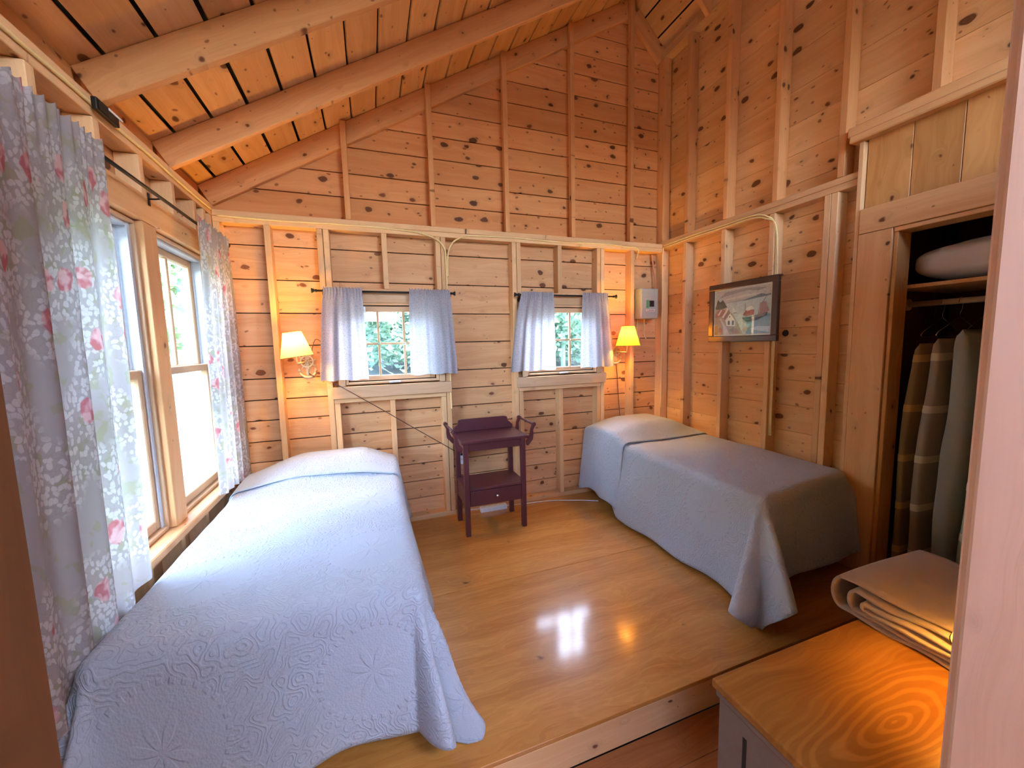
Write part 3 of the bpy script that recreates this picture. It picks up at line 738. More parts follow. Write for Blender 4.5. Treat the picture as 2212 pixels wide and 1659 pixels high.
# ------------------------------------------------------------------ washstand
ws = thing('washstand', 'plum painted wooden washstand with towel bars and a drawer between the beds', 'washstand', (1.755, -.27, 0))
X0, X1, Y0, Y1 = 1.512, 1.992, -.430, -.105
for xx in (X0, X1-.036):
    for yy in (Y0, Y1-.036):
        zt = .700
        At(ws).box((xx, yy, 0), (xx+.036, yy+.036, zt)).build('leg', 'purple', ws, bevel=.003)
At(ws).box((X0-.018, Y0-.018, .7005), (X1+.018, Y1+.012, .724)).build('table_top', 'purple', ws, bevel=.005)
for lo, hi in (((X0+.037, Y0+.006, .640), (X1-.037, Y0+.026, .700)), ((X0+.037, Y1-.026, .640), (X1-.037, Y1-.006, .700)), ((X0+.006, Y0+.037, .640), (X0+.026, Y1-.037, .700)), ((X1-.026, Y0+.037, .640), (X1-.006, Y1-.037, .700))):
    At(ws).box(lo, hi).build('apron', 'purple', ws, bevel=.002)
# backsplash with scrolled ends
bp = [(X0-.01, .7245), (X1+.01, .7245), (X1+.012, .745), (X1-.005, .765), (X1-.030, .785), (X1-.035, .815), (X1-.06, .822), (X0+.06, .822), (X0+.035, .815), (X0+.030, .785), (X0+.005, .765), (X0-.012, .745)]
a = At(ws); a.prism(bp, 'Y', Y1-.010, Y1+.010); a.build('backsplash', 'purple', ws, bevel=.003)
for sx, xe in ((-1, X0-.018), (1, X1+.018)):
    xb = xe+sx*.052
    for yy in (Y0+.002, Y1-.014):
        # S-shaped bracket carrying the towel bar
        poly = []
        cl_ = [(xe-sx*.002, .640), (xe+sx*.006, .668), (xe+sx*.026, .692), (xe+sx*.034, .725), (xe+sx*.036, .760), (xb, .795)]
        wd = [.010, .034, .036, .026, .020, .024]
        L_ = []; R_ = []
        for i, (px, pz) in enumerate(cl_):
            p0, p1 = Vector(cl_[max(i-1, 0)]), Vector(cl_[min(i+1, len(cl_)-1)]); d = (p1-p0).normalized(); n = Vector((-d.y, d.x))
            L_.append((px+n.x*wd[i]*.5, pz+n.y*wd[i]*.5)); R_.append((px-n.x*wd[i]*.5, pz-n.y*wd[i]*.5))
        a = At(ws); a.prism(L_+R_[::-1], 'Y', yy-.007, yy+.011); a.bar((xb, yy-.010, .799), (xb, yy+.014, .799), .016, n=14); a.build('bracket', 'purple', ws)
    At(ws).bar((xb, Y0-.016, .799), (xb, Y1+.008, .799), .0085, n=12).build('towel_bar', 'purple', ws, True)
At(ws).box((X0+.004, Y0+.004, .342), (X1-.004, Y1-.004, .360)).build('shelf', 'purple', ws, bevel=.003)
for lo, hi in (((X0+.006, Y0+.037, .222), (X0+.024, Y1-.037, .3415)), ((X1-.024, Y0+.037, .222), (X1-.006, Y1-.037, .3415)), ((X0+.037, Y1-.024, .222), (X1-.037, Y1-.006, .3415))):
    At(ws).box(lo, hi).build('side_panel', 'purple', ws, bevel=.002)
dr = At(ws).box((X0+.038, Y0+.004, .224), (X1-.038, Y0+.300, .338)).build('drawer', 'purple', ws, bevel=.003)
kb = MB(); kb.lathe([(.0001, .026), (.010, .024), (.013, .017), (.010, .010), (.006, .004), (.006, .0), (.0001, .0)], 16); kb.build('knob', 'steel', dr, True)
kn = bpy.data.objects['knob']; kn.rotation_euler = (PI/2, 0, 0); kn.location = rel(ws, (1.755, Y0+.003, .288))

# ------------------------------------------------------------------ curtains and rods
def cloth_sheet(fn, nu, nv, name, mat, parent=None):
    vs, uvs = [], []
    for j in range(nv+1):
        for i in range(nu+1):
            p, q = fn(i/nu, j/nv); vs.append(p); uvs.append(q)
    fs = [(j*(nu+1)+i, j*(nu+1)+i+1, (j+1)*(nu+1)+i+1, (j+1)*(nu+1)+i) for j in range(nv) for i in range(nu)]
    me = bpy.data.meshes.new(name); me.from_pydata(vs, [], fs); me.polygons.foreach_set('use_smooth', [True]*len(fs))
    uv = me.uv_layers.new(name='UVMap')
    for p in me.polygons:
        for li in p.loop_indices: uv.data[li].uv = uvs[me.loops[li].vertex_index]
    return link(name, me, mat, parent)
def curtain(name, ax, u0, u1, b0, b1, zt, zb, base, n, amp, mat, full, ph, sgn, zbfun=None):
    def fn(s, t):
        head = .022/(zt-zb)
        z = zt - (zt-zb)*t
        if zbfun: z = zt - (zt-zbfun(s))*t
        tt = max(0, t-head*2)
        lo = u0+(b0-u0)*min(1, tt**.7); hi = u1+(b1-u1)*min(1, tt**.7)
        ss = s + .012*math.sin(9*s+ph*2)
        u = lo+(hi-lo)*ss
        g = math.sin(2*PI*n*ss+ph+.8*math.sin(4*s+ph)) + .45*math.sin(2*PI*n*1.63*ss+ph*3)*(1-t*.5)
        gather = math.sin(2*PI*n*3.1*s+ph)*.006*max(0, 1-t*7)
        am = amp*(.30+.70*min(1, t*2.2))
        off = base + sgn*(am*g*.62 + gather + amp*.55*min(1, t*3) + max(0.0, .020-t*.05))
        z += .006*math.sin(2*PI*n*3.1*s+1)*(1 if t < .001 else 0) + .004*math.sin(5*PI*s+ph)*t
        p = (u, off, z) if ax == 'X' else (off, u, z)
        return p, (s*full+ph, (zt-z))
    return cloth_sheet(fn, 150, 70, name, mat)
def rod(name, label, ax, a, b, off, z, fin, wall):
    m = (a+b)/2
    t = thing(name, label, 'curtain rod', (m, off, z) if ax == 'X' else (off, m, z), 'curtain rods')
    P = (lambda u, o=off, zz=z: (u, o, zz)) if ax == 'X' else (lambda u, o=off, zz=z: (o, u, zz))
    At(t).bar(P(a), P(b), .0075, n=12).build('rod', 'black', t, True)
    for u, s in ((a, -1), (b, 1)):
        f = At(t); f.tube([P(u), P(u+s*.008), P(u+s*.014), P(u+s*.026), P(u+s*.036)], [.008, .012, .007, .013, .019], 14); f.build('finial', 'black', t, True)
    for u in fin:
        f = At(t); f.tube([P(u), P(u, (off+wall)/2, z-.004), P(u, wall, z-.006)], .004, 8)
        if ax == 'X': f.box((u-.008, min(wall, wall-.003), z-.035), (u+.008, wall, z+.02))
        else: f.box((wall, u-.008, z-.035), (wall+.003, u+.008, z+.02))
        f.build('bracket', 'black', t)
    return t
rod('curtain_rod', 'long dark metal curtain rod above the pair of left-wall windows', 'Y', -1.93, -.035, .070, 2.105, (-1.66, -.86, -.125), .020)
rod('curtain_rod', 'dark metal rod across the back-wall window nearer the big left window', 'X', .595, 1.535, -.060, 1.815, (.63, 1.50), -.0005)
rod('curtain_rod', 'dark metal rod across the back-wall window nearer the grey electrical box', 'X', 2.105, 3.020, -.060, 1.818, (2.13, 2.95), -.0005)
c = curtain('floral_curtain', 'Y', -1.335, -1.90, -1.36, -1.92, 2.135, .50, .072, 5, .026, 'floral', 1.15, .3, 1, lambda s: .575-.17*min(1, s*1.6)); tag(c, 'rose-print floral curtain at the near end of the left-wall rod, half in shadow', 'curtain', 'floral curtains')
c = curtain('floral_curtain', 'Y', -.535, -.045, -.590, -.02, 2.135, .575, .072, 6, .022, 'floral', 1.1, 1.7, 1, lambda s: .60-.05*s); tag(c, 'rose-print floral curtain hanging in the corner by the back wall', 'curtain', 'floral curtains')
c = curtain('short_curtain', 'X', .632, .892, .570, .905, 1.838, 1.178, -.062, 4, .016, 'dotted', .62, .6, -1); tag(c, 'short white dotted curtain panel next to the lit lamp beside the big window', 'curtain', 'short white curtains')
c = curtain('short_curtain', 'X', 1.222, 1.525, 1.205, 1.568, 1.840, 1.192, -.062, 4.5, .016, 'dotted', .66, 2.1, -1); tag(c, 'short white dotted curtain panel just right of the six-pane window above the washstand cord', 'curtain', 'short white curtains')
c = curtain('short_curtain', 'X', 2.118, 2.418, 2.010, 2.432, 1.842, 1.180, -.062, 4.5, .016, 'dotted', .68, 3.4, -1); tag(c, 'short white dotted curtain panel on the left half of the window above the washstand', 'curtain', 'short white curtains')
c = curtain('short_curtain', 'X', 2.700, 2.955, 2.682, 3.040, 1.842, 1.186, -.062, 4, .016, 'dotted', .62, 5.0, -1); tag(c, 'short white dotted curtain panel beside the lamp near the grey electrical box', 'curtain', 'short white curtains')

# ------------------------------------------------------------------ wall lamps (ship's wheel and anchor)
def wall_lamp(label, mx, mz, sx, szc, tilt, rb, rt, hh, group, smat='shade'):
    my = .088
    t = thing('wall_lamp', label, 'wall lamp', (mx, my, mz), group)
    whx = MB()
    R = .041
    n = 32; ring = [(R*math.cos(2*PI*i/n), -.014, .035+R*math.sin(2*PI*i/n)) for i in range(n+1)]
    whx.tube(ring, .0055, 8, False)
    whx.build('wheel_rim', 'brassy', t, True)
    for i in range(8):
        q = 2*PI*i/8+.2; d = (math.cos(q), math.sin(q))
        MB().tube([(d[0]*.006, -.014, .035+d[1]*.006), (d[0]*.036, -.014, .035+d[1]*.036), (d[0]*.050, -.014, .035+d[1]*.050), (d[0]*.062, -.014, .035+d[1]*.062)], [.0030, .0034, .0056, .0030], 8).build('spoke', 'brassy', t, True)
    MB().tube([(0, -.024, .035), (0, -.004, .035)], [.010, .012], 14).build('hub', 'brassy', t, True)
    MB().box((-.012, -.004, -.06), (.012, 0, .07)).build('back_plate', 'brassy', t, bevel=.002)
    a = MB()
    a.tube([(0, -.010, .010), (0, -.010, -.070)], [.007, .009], 10)
    arc = []
    for i in range(13):
        q = math.radians(200+140*i/12); arc.append((.056*math.cos(q), -.010, -.024+.056*math.sin(q)))
    a.tube(arc, [.004, .006, .0075, .008, .0085, .009, .009, .009, .0085, .008, .0075, .006, .004], 8)
    for s in (-1, 1):
        a.prism([(s*.040, -.048), (s*.066, -.030), (s*.052, -.012)], 'Y', -.014, -.006)
    a.build('anchor', 'brassy', t, True)
    # arm to the socket
    dx = sx-mx; sy = -.255; bz = szc-mz
    MB().tube([(0, -.014, .035), (dx*.3, sy*.45, .030), (dx*.85, sy*.9, .030), (dx, sy, bz-.02), (dx, sy, bz+.0)], .0055, 8).build('arm', 'brassy', t, True)
    MB().tube([(dx, sy, bz-.035), (dx, sy, bz+.005)], [.014, .016], 14).build('socket', 'white', t, True)
    b = MB(); b.lathe([(.0001, -.012), (.012, -.008), (.013, .0), (.022, .022), (.026, .040), (.021, .058), (.010, .067), (.0001, .069)], 18, (dx, sy, bz+.016)); b.build('bulb', 'bulb', t, True)
    s_ = MB(); s_.lathe([(rb, -hh/2), (rt, hh/2)], 40); s_.lathe([(rt-.002, hh/2), (rb-.002, -hh/2)], 40)
    so = MB(); so.lathe([(rb, -hh/2), (rt, hh/2)], 48)
    o = so.build('lamp_shade', smat, t, True)
    o.location = (dx, sy, bz+.030); o.rotation_euler = (0, math.radians(tilt), 0)
    tr = MB(); tr.tube([(rb*math.cos(2*PI*i/40), rb*math.sin(2*PI*i/40), -hh/2) for i in range(41)], .0022, 6, False)
    tr.build('trim', 'cord', o, True)
    MB().tube([(rt*math.cos(2*PI*i/40), rt*math.sin(2*PI*i/40), hh/2) for i in range(41)], .0016, 6, False).build('trim', 'cord', o, True)
    return t
lg = 'nautical wall lamps'
wall_lamp('lit nautical wall lamp with yellow shade left of the back windows', .480, 1.285, .446, 1.412, -7, .100, .056, .165, lg)
wall_lamp('lit nautical wall lamp with amber shade next to the grey electrical box', 3.150, 1.283, 3.108, 1.428, 0, .106, .054, .172, lg, 'amber')

def wire(name, pts, r, mat, label, cat='cable', sub=8, group=None):
    # Catmull-Rom through the points
    P = [Vector(p) for p in pts]; out = []
    for i in range(len(P)-1):
        p0, p1, p2, p3 = P[max(i-1, 0)], P[i], P[i+1], P[min(i+2, len(P)-1)]
        for k in range(sub):
            t = k/sub
            out.append(.5*((2*p1)+(-p0+p2)*t+(2*p0-5*p1+4*p2-p3)*t*t+(-p0+3*p1-3*p2+p3)*t**3))
    out.append(P[-1])
    o = MB().tube(out, r, 6).build(name, mat, None, True)
    return tag(o, label, cat, group)
g_ = 'house wiring stapled to the framing'
wire('electrical_cable', [(.03, -.007, HB-.040), (.35, -.007, HB-.046), (.8, -.007, HB-.040), (1.15, -.007, HB-.046), (1.34, -.008, HB-.062), (1.46, -.012, 2.225), (1.512, -.010, 2.16), (1.518, -.008, 2.08), (1.519, -.0075, 1.9), (1.519, -.0075, 1.2), (1.519, -.0075, .90)], .0066, 'cable', 'yellowed cable along the back wall plate, bending down between the two back windows', group=g_)
wire('electrical_cable', [(1.530, -.0075, 1.95), (1.533, -.0075, 2.09), (1.560, -.008, 2.19), (1.62, -.008, 2.245), (1.72, -.008, 2.275), (2.1, -.007, HB-.045), (2.5, -.007, HB-.052), (2.9, -.007, HB-.042), (3.2, -.008, HB-.050), (3.29, -.010, HB-.052), (3.335, -.006, HB-.075), (3.325, -.010, HB-.11), (3.312, -.008, HB-.15)], .0066, 'cable', 'yellowed cable along the back wall plate running to the grey electrical box', group=g_)
wire('electrical_cable', [(.0055, -.02, 2.325), (.0058, -.4, 2.318), (.0058, -.75, 2.326), (.0058, -1.0, 2.322), (.0058, -1.25, 2.330), (.0058, -1.7, 2.322), (.0058, -2.3, 2.33)], .0066, 'cable', 'yellowed cable stapled along the left wall plate above the windows', group=g_)
for k_, (lab, dz, dy) in enumerate((('upper yellowed cable along the right wall plate, dropping behind the picture', .0, .0), ('lower yellowed cable along the right wall plate, dropping behind the picture', -.018, .012))):
    wire('electrical_cable', [(W-.006, -.03, HR-.045+dz), (W-.007, -.35, HR-.040+dz), (W-.007, -.70, HR-.046+dz), (W-.009, -.95, HR-.050+dz), (W-.010, -1.06, HR-.085+dz), (W+.006, -1.118-dy*.3, HR-.17), (W+.018, -1.124-dy, 1.9), (W+.020, -1.124-dy, 1.35), (W+.020, -1.126-dy, .70)], .0060, 'cable', lab, group=g_)
wire('electrical_cable', [(W-.007, -.020, HR-.06), (W-.010, -.014, HR-.16), (W-.010, -.020, 1.95), (W-.008, -.014, 1.55), (W-.008, -.018, .75)], .0045, 'cable', 'pale cable running down the corner post beside the grey electrical box', group=g_)
wire('electrical_cable', [(3.545, .060, HB-.09), (3.555, .045, 2.10), (3.570, .030, 1.98), (3.565, .035, 1.88)], .0085, 'orange', 'thick orange cable entering the top of the grey electrical box', group=g_)
for k_, (dx, lab) in enumerate(((3.37, 'short pale cable looping below the left underside of the grey electrical box'), (3.45, 'short pale cable looping below the right underside of the grey electrical box'))):
    wire('electrical_cable', [(dx, .040, 1.618), (dx+.006, .055, 1.55), (dx+.02, .070, 1.48), (dx+.055, .082, 1.43)], .0042, 'cable', lab, group=g_)
wire('lamp_cord', [(.49, .080, 1.23), (.52, .03, 1.215), (.60, -.010, 1.19), (.652, -.032, 1.165), (.9, -.036, .995), (1.2, -.038, .782), (1.44, -.030, .612), (1.565, -.018, .520)], .0032, 'cord', 'thin brown lamp cord slanting down the back wall to the outlet', 'cord')
wire('lamp_cord', [(3.150, .080, 1.215), (3.163, .075, 1.10), (3.176, .078, .95), (3.182, .07, .8), (3.182, .04, .62)], .0032, 'cord', 'thin brown lamp cord hanging straight down behind the bed pillow', 'cord')
wire('lamp_cord', [(.505, .078, 1.36), (.545, .060, 1.475), (.585, .050, 1.46), (.612, -.008, 1.42), (.640, -.030, 1.36)], .0028, 'cord', 'dark cord arching from the lit lamp to behind the short curtain', 'cord')
wire('floor_cord', [(1.60, -.02, .030), (2.05, -.035, .010), (2.25, -.05, .007), (2.40, -.08, .007), (2.62, -.17, .007), (2.75, -.24, .007)], .0045, 'white', 'white cord lying on the floor beside the washstand running under the bed', 'cord')

# ------------------------------------------------------------------ outlet, power strip
ot = thing('wall_outlet', 'white wall outlet with a dark plug seen beside the washstand leg', 'outlet', (1.594, -.001, .485))
At(ot).box((1.566, -.006, .425), (1.622, .05, .545)).build('cover_plate', 'white', ot, bevel=.003)
for z in (.462, .508):
    a = At(ot)
    for dx in (-.010, .004): a.box((1.594+dx, -.0075, z), (1.597+dx, -.0061, z+.012))
    a.build('slot', 'slot', ot)
At(ot).bar((1.580, -.006, .515), (1.580, -.030, .515), .014, .010, 12).build('plug', 'black', ot, True)
ps = thing('power_strip', 'white power strip lying on the floor behind the washstand', 'power strip', (1.84, -.045, 0))
At(ps).box((1.72, -.070, .0), (1.955, -.020, .042)).build('body', 'white', ps, bevel=.006)
for i in range(4): At(ps).bar((1.755+i*.05, -.045, .042), (1.755+i*.05, -.045, .0435), .013, n=12).build('socket', 'vinyl', ps)

# ------------------------------------------------------------------ electrical box
eb = thing('electrical_box', 'grey metal electrical box in the back corner above the lamp', 'electrical box', (3.45, .05, 1.76))
At(eb).box((3.345, -.035, 1.622), (3.545, .060, 1.905)).build('enclosure', 'grey', eb, bevel=.004)
At(eb).box((3.352, -.042, 1.629), (3.538, -.0355, 1.898)).build('cover', 'grey', eb, bevel=.003)
At(eb).box((3.440, -.050, 1.735), (3.490, -.0425, 1.790)).build('switch_window', 'slot', eb, bevel=.002)
At(eb).box((3.455, -.058, 1.755), (3.472, -.0505, 1.778)).build('switch', 'black', eb)
At(eb).box((3.404, -.0440, 1.722), (3.432, -.0425, 1.795)).build('green_sticker', 'green', eb)
lb = At(eb).box((3.404, -.0440, 1.688), (3.505, -.0425, 1.712)).build('label_plate', 'label', eb)
a = At(eb)
a.box((3.406, -.0450, 1.690), (3.503, -.0441, 1.6915)); a.box((3.406, -.0450, 1.7085), (3.503, -.0441, 1.710))
a.tube([(3.418+.006*math.cos(q), -.0448, 1.700+.006*math.sin(q)) for q in [0.8+i*.55 for i in range(9)]], .0012, 5)
for i in range(6): a.box((3.431+i*.011, -.0450, 1.696), (3.438+i*.011, -.0441, 1.7035))
a.build('lettering', 'redink', lb)

# ------------------------------------------------------------------ small dark box on the left plate
jb = thing('junction_box', 'small dark metal box on the left wall plate below the rafters', 'junction box', (.03, -1.10, 2.33))
At(jb).box((.0115, -1.19, 2.305), (.030, -1.05, 2.350)).build('body', 'black', jb, bevel=.004)
At(jb).box((.0305, -1.12, 2.338), (.033, -1.03, 2.346)).build('bright_edge', 'white', jb)
At(jb).box((.0305, -1.18, 2.310), (.032, -1.125, 2.335)).build('cover', 'slot', jb)

# ------------------------------------------------------------------ framed picture
pf = thing('framed_picture', 'framed harbour painting in a dark wooden frame on the right wall', 'picture', (W-.01, -.885, 1.61))
xa, xb_ = W-.030, W-.001; py0, py1, pz0, pz1 = -1.185, -.598, 1.388, 1.848; fw = .045
def FR(lo, hi): At(pf).box(lo, hi).build('frame_rail', 'frame', pf, bevel=.004)
FR((xa, py0, pz0), (xb_, py1, pz0+fw)); FR((xa, py0, pz1-fw), (xb_, py1, pz1)); FR((xa, py0, pz0+fw+.0005), (xb_, py0+fw, pz1-fw-.0005)); FR((xa, py1-fw, pz0+fw+.0005), (xb_, py1, pz1-fw-.0005))
At(pf).box((xa+.012, py0+fw-.004, pz0+fw-.004), (xb_-.004, py1-fw+.004, pz1-fw+.004)).build('mount', 'mat', pf)
# print: u runs left to right in the picture (towards -y), v upward
iy1, iy0, iz0, iz1 = py1-fw-.012, py0+fw+.012, pz0+fw+.012, pz1-fw-.012
SHP = [([(0,0),(1,0),(1,1),(0,1)], (.46,.50,.47)), ([(0,.72),(1,.76),(1,1),(0,1)], (.44,.42,.37)), ([(.08,.84),(.35,.9),(.62,.94),(.8,.9),(.95,.95),(.6,.99),(.2,.96)], (.27,.25,.23)), ([(.1,.78),(.5,.80),(.9,.85),(.55,.86)], (.55,.53,.47)),
 ([(0,.70),(.45,.72),(.7,.74),(.5,.755),(.3,.74)], (.34,.33,.33)), ([(.50,.72),(.62,.765),(.75,.80),(.85,.835),(.93,.80),(1,.82),(1,.78),(.8,.755)], (.13,.17,.20)),
 ([(.0,.0),(.55,.0),(.45,.25),(.35,.45),(.2,.62),(0,.66)], (.36,.30,.21)), ([(.60,.0),(1,0),(1,.40),(.62,.36)], (.20,.32,.40)), ([(.66,.10),(1,.02),(1,.14),(.8,.16)], (.42,.52,.56)),
 ([(0,.60),(.05,.82),(.1,.74),(.15,.80),(.2,.70),(.24,.62),(.1,.58)], (.08,.09,.06)), ([(.0,.50),(.10,.60),(.22,.55),(.14,.42),(0,.40)], (.33,.16,.11)), ([(.05,.46),(.12,.58),(.14,.57),(.08,.44)], (.66,.62,.54)),
 ([(.14,.40),(.24,.60),(.27,.58),(.18,.38)], (.68,.64,.56)), ([(.17,.38),(.27,.57),(.30,.48),(.22,.30)], (.26,.16,.11)), ([(.21,.33),(.30,.48),(.39,.33),(.40,.18),(.24,.20)], (.72,.69,.60)), ([(.26,.22),(.30,.22),(.30,.31),(.26,.31)], (.12,.13,.13)), ([(.34,.21),(.38,.21),(.38,.31),(.34,.31)], (.12,.13,.13)),
 ([(.285,.385),(.305,.385),(.305,.415),(.285,.415)], (.10,.09,.09)), ([(.40,.18),(.39,.33),(.43,.30),(.44,.18)], (.42,.38,.32)), ([(.18,.0),(.30,.0),(.23,.18),(.12,.38),(.09,.38),(.17,.18)], (.52,.50,.46)),
 ([(.08,.05),(.16,.05),(.15,.15),(.12,.18),(.09,.14)], (.32,.15,.12)), ([(.28,.12),(.42,.14),(.52,.02),(.36,.02)], (.34,.22,.18)), ([(.52,.10),(.66,.18),(.62,.06)], (.55,.45,.36)),
 ([(.52,.36),(.72,.36),(.96,.44),(.95,.38),(.78,.28),(.60,.27)], (.07,.08,.09)), ([(.62,.36),(.78,.40),(.95,.42),(.9,.36),(.7,.33)], (.30,.24,.23)), ([(.54,.42),(.60,.52),(.74,.50),(.73,.40),(.6,.38)], (.34,.10,.08)), ([(.59,.52),(.62,.58),(.70,.60),(.74,.53),(.62,.49)], (.70,.66,.56)),
 ([(.80,.40),(.83,.64),(.93,.66),(.985,.46),(.9,.42)], (.36,.19,.16)), ([(.82,.40),(.825,.70),(.832,.70),(.83,.40)], (.45,.40,.33)), ([(.575,.5),(.58,.68),(.586,.68),(.586,.5)], (.16,.15,.14)), ([(.86,.64),(.94,.78),(.945,.775),(.87,.635)], (.18,.16,.14)), ([(.34,.48),(.355,.62),(.42,.50)], (.60,.62,.54)), ([(.33,.47),(.43,.49),(.42,.47)], (.14,.14,.13)),
 ([(.0,.2),(.06,.22),(.09,.08),(.05,0),(0,0)], (.16,.17,.10)), ([(.30,.10),(.40,.18),(.36,.06)], (.24,.21,.15))]
vs, fs, cols = [], [], []
for k, (poly, col) in enumerate(SHP):
    o_ = len(vs)
    for (u, v) in poly: vs.append(rel(pf, (xa+.0115-.00012*k, iy1+(iy0-iy1)*u, iz0+(iz1-iz0)*v)))
    fs.append(tuple(range(o_, o_+len(poly)))); cols.append(col)
me = bpy.data.meshes.new('print'); me.from_pydata(vs, [], fs)
ca = me.color_attributes.new('Col', 'FLOAT_COLOR', 'CORNER')
for p in me.polygons:
    for li in p.loop_indices: ca.data[li].color = (*cols[p.index], 1)
link('print', me, 'print', pf)
At(pf).box((xa+.004, py0+fw-.002, pz0+fw-.002), (xa+.0055, py1-fw+.002, pz1-fw+.002)).build('glazing', 'glass', pf)

# ------------------------------------------------------------------ closet contents
def rounded_slab(t, name, mat, yc0, yc1, x0, x1, z0, z1, lean=0.0, top=.05, seed=0.0, res=26):
    """a folded blanket hanging from its middle: soft slab with rounded edges"""
    vs, fs = [], []
    nz, na = 40, 20
    for j in range(nz+1):
        q = j/nz; z = z1-(z1-z0)*q
        sh = min(1, math.sqrt(max(0, 1-(1-min(1, (z1-z)/top))**2))) if z1-z < top else 1
        for i in range(na):
            a = 2*PI*i/na; ca_, sa = math.cos(a), math.sin(a)
            px = abs(ca_)**.35*(1 if ca_ > 0 else -1); py_ = abs(sa)**.55*(1 if sa > 0 else -1)
            yc = (yc0+yc1)/2; hy = (yc0-yc1)/2*sh*(1+.10*math.sin(z*7+seed)+.05*math.sin(z*17+seed*2+a)); xc = (x0+x1)/2; hx = (x1-x0)/2*(.93+.07*sh)
            vs.append(rel(t, (xc+hx*px+.012*math.sin(z*5+seed), yc+hy*py_+lean*q+.008*math.sin(z*4+px*2+seed), z)))
    for j in range(nz):
        for i in range(na): fs.append((j*na+i, j*na+(i+1) % na, (j+1)*na+(i+1) % na, (j+1)*na+i))
    fs.append(tuple(range(na))); fs.append(tuple(nz*na+i for i in reversed(range(na))))
    mb = MB(); mb.v = vs; mb.f = fs
    return mb.build(name, mat, t, True)
def hang(label, base, stripe, y0, y1, x0, x1, z0, z1, lean, stripes, seed, top=.05):
    yc = (y0+y1)/2
    t = thing('hanging_blanket', label, 'blanket', (3.93, yc, z0), 'blankets hanging in the closet')
    main = rounded_slab(t, 'blanket_body', base, y0, y1, x0, x1, z0, z1, lean, top, seed)
    for zz in stripes:      # woven bands: slightly proud strips
        nz = 6; na = 20; vs = []; fs = []
        for j in range(nz+1):
            z = zz+.04*j/nz; q = (z1-z)/(z1-z0)
            for i in range(na):
                a = 2*PI*i/na; ca_, sa = math.cos(a), math.sin(a)
                px = abs(ca_)**.35*(1 if ca_ > 0 else -1); py_ = abs(sa)**.55*(1 if sa > 0 else -1)
                hy = (y0-y1)/2*(1+.10*math.sin(z*7+seed)+.05*math.sin(z*17+seed*2+a))+.0015; hx = (x1-x0)/2+.0015
                vs.append(rel(t, ((x0+x1)/2+hx*px+.012*math.sin(z*5+seed), yc+hy*py_+lean*q+.008*math.sin(z*4+px*2+seed), z)))
        for j in range(nz):
            for i in range(na): fs.append((j*na+i, j*na+(i+1) % na, (j+1)*na+(i+1) % na, (j+1)*na+i))
        mb = MB(); mb.v = vs; mb.f = fs; mb.build('stripe', stripe, t, True)
    return t
def hanger(label, yc, twist, zr=1.585):
    t = thing('coat_hanger', label, 'hanger', (3.93, yc, zr), 'wire coat hangers')
    c, s = math.cos(twist), math.sin(twist)
    Q = lambda x, z: (3.93+x*c-.93*0, yc+x*s, zr+z)
    a = At(t)
    hook = [Q(.022*math.sin(q), .022*math.cos(q)-.001) for q in [-1.7+.3*i for i in range(12)]]
    hook = [Q(.021*math.cos(q), .021*math.sin(q)) for q in [math.radians(d) for d in range(200, -60, -20)]] + [Q(.012, -.045), Q(0, -.06), Q(0, -.085)]
    a.tube(hook, .002, 6); a.build('hook', 'steel', t, True)
    b = At(t); b.tube([Q(0, -.085), Q(-.19, -.165), Q(-.205, -.18), Q(-.19, -.19), Q(.19, -.19), Q(.205, -.18), Q(.19, -.165), Q(0, -.085)], .0022, 6); b.build('wire_frame', 'steel', t, True)
    return t
hang('ochre wool blanket with orange stripes hanging leftmost in the closet', 'wool_ochre', 'wool_ochre2', -1.865, -1.905, 3.70, 4.12,   .05, 1.36, .040, (1.26, .985, .70, .42, .16), .3)
hang('grey wool blanket with cream stripes hanging second in the closet', 'wool_grey', 'wool_grey2', -1.930, -1.980, 3.69, 4.13, .10, 1.385, .02, (1.27, .99, .715, .44, .17), 1.3)
hang('plain grey-green wool blanket hanging in the middle of the closet', 'wool_sage', 'wool_sage', -2.002, -2.095, 3.70, 4.14, .08, 1.43, .0, (), 2.2, .12)
hang('mint wool blanket with cream stripes hanging at the door-post side of the closet', 'wool_mint', 'wool_mint2', -2.130, -2.24, 3.66, 4.14, .05, 1.38, .02, (1.12, .88, .63, .37), 3.1)
hanger('wire hanger holding the ochre striped blanket on the closet rod', -1.885, .03); hanger('wire hanger holding the plain grey-green blanket on the closet rod', -2.048, .02)
hanger('wire hanger holding the cream-striped grey blanket on the closet rod', -1.955, -.02); hanger('wire hanger holding the mint striped blanket on the closet rod', -2.185, .02)
# pillow on the shelf
def soft_box(name, mat, c, dx, dy, dz, seed=0.0, parent=None):
    vs, fs = [], []; nu, nv = 48, 24
    for j in range(nv+1):
        ph = -PI/2+PI*j/nv
        for i in range(nu):
            th = 2*PI*i/nu
            def sp(v, e): return abs(v)**e*(1 if v >= 0 else -1)
            x = sp(math.cos(ph), .55)*sp(math.cos(th), .4); y = sp(math.cos(ph), .55)*sp(math.sin(th), .4); z = sp(math.sin(ph), .55)
            k = 1-.35*(abs(x)*abs(y))**1.5
            n_ = 1+.06*fbm(4*x+seed, 4*y)
            vs.append((c[0]+x*dx, c[1]+y*dy, c[2]+z*dz*k*n_))
    for j in range(nv):
        for i in range(nu): fs.append((j*nu+i, j*nu+(i+1) % nu, (j+1)*nu+(i+1) % nu, (j+1)*nu+i))
    mb = MB(); mb.v = vs; mb.f = fs
    return mb.build(name, mat, parent, True)
p_ = soft_box('pillow', 'pillow', (4.035, -2.20, 1.797), .29, .42, .100, .7); tag(p_, 'white pillow lying on the closet shelf', 'pillow')

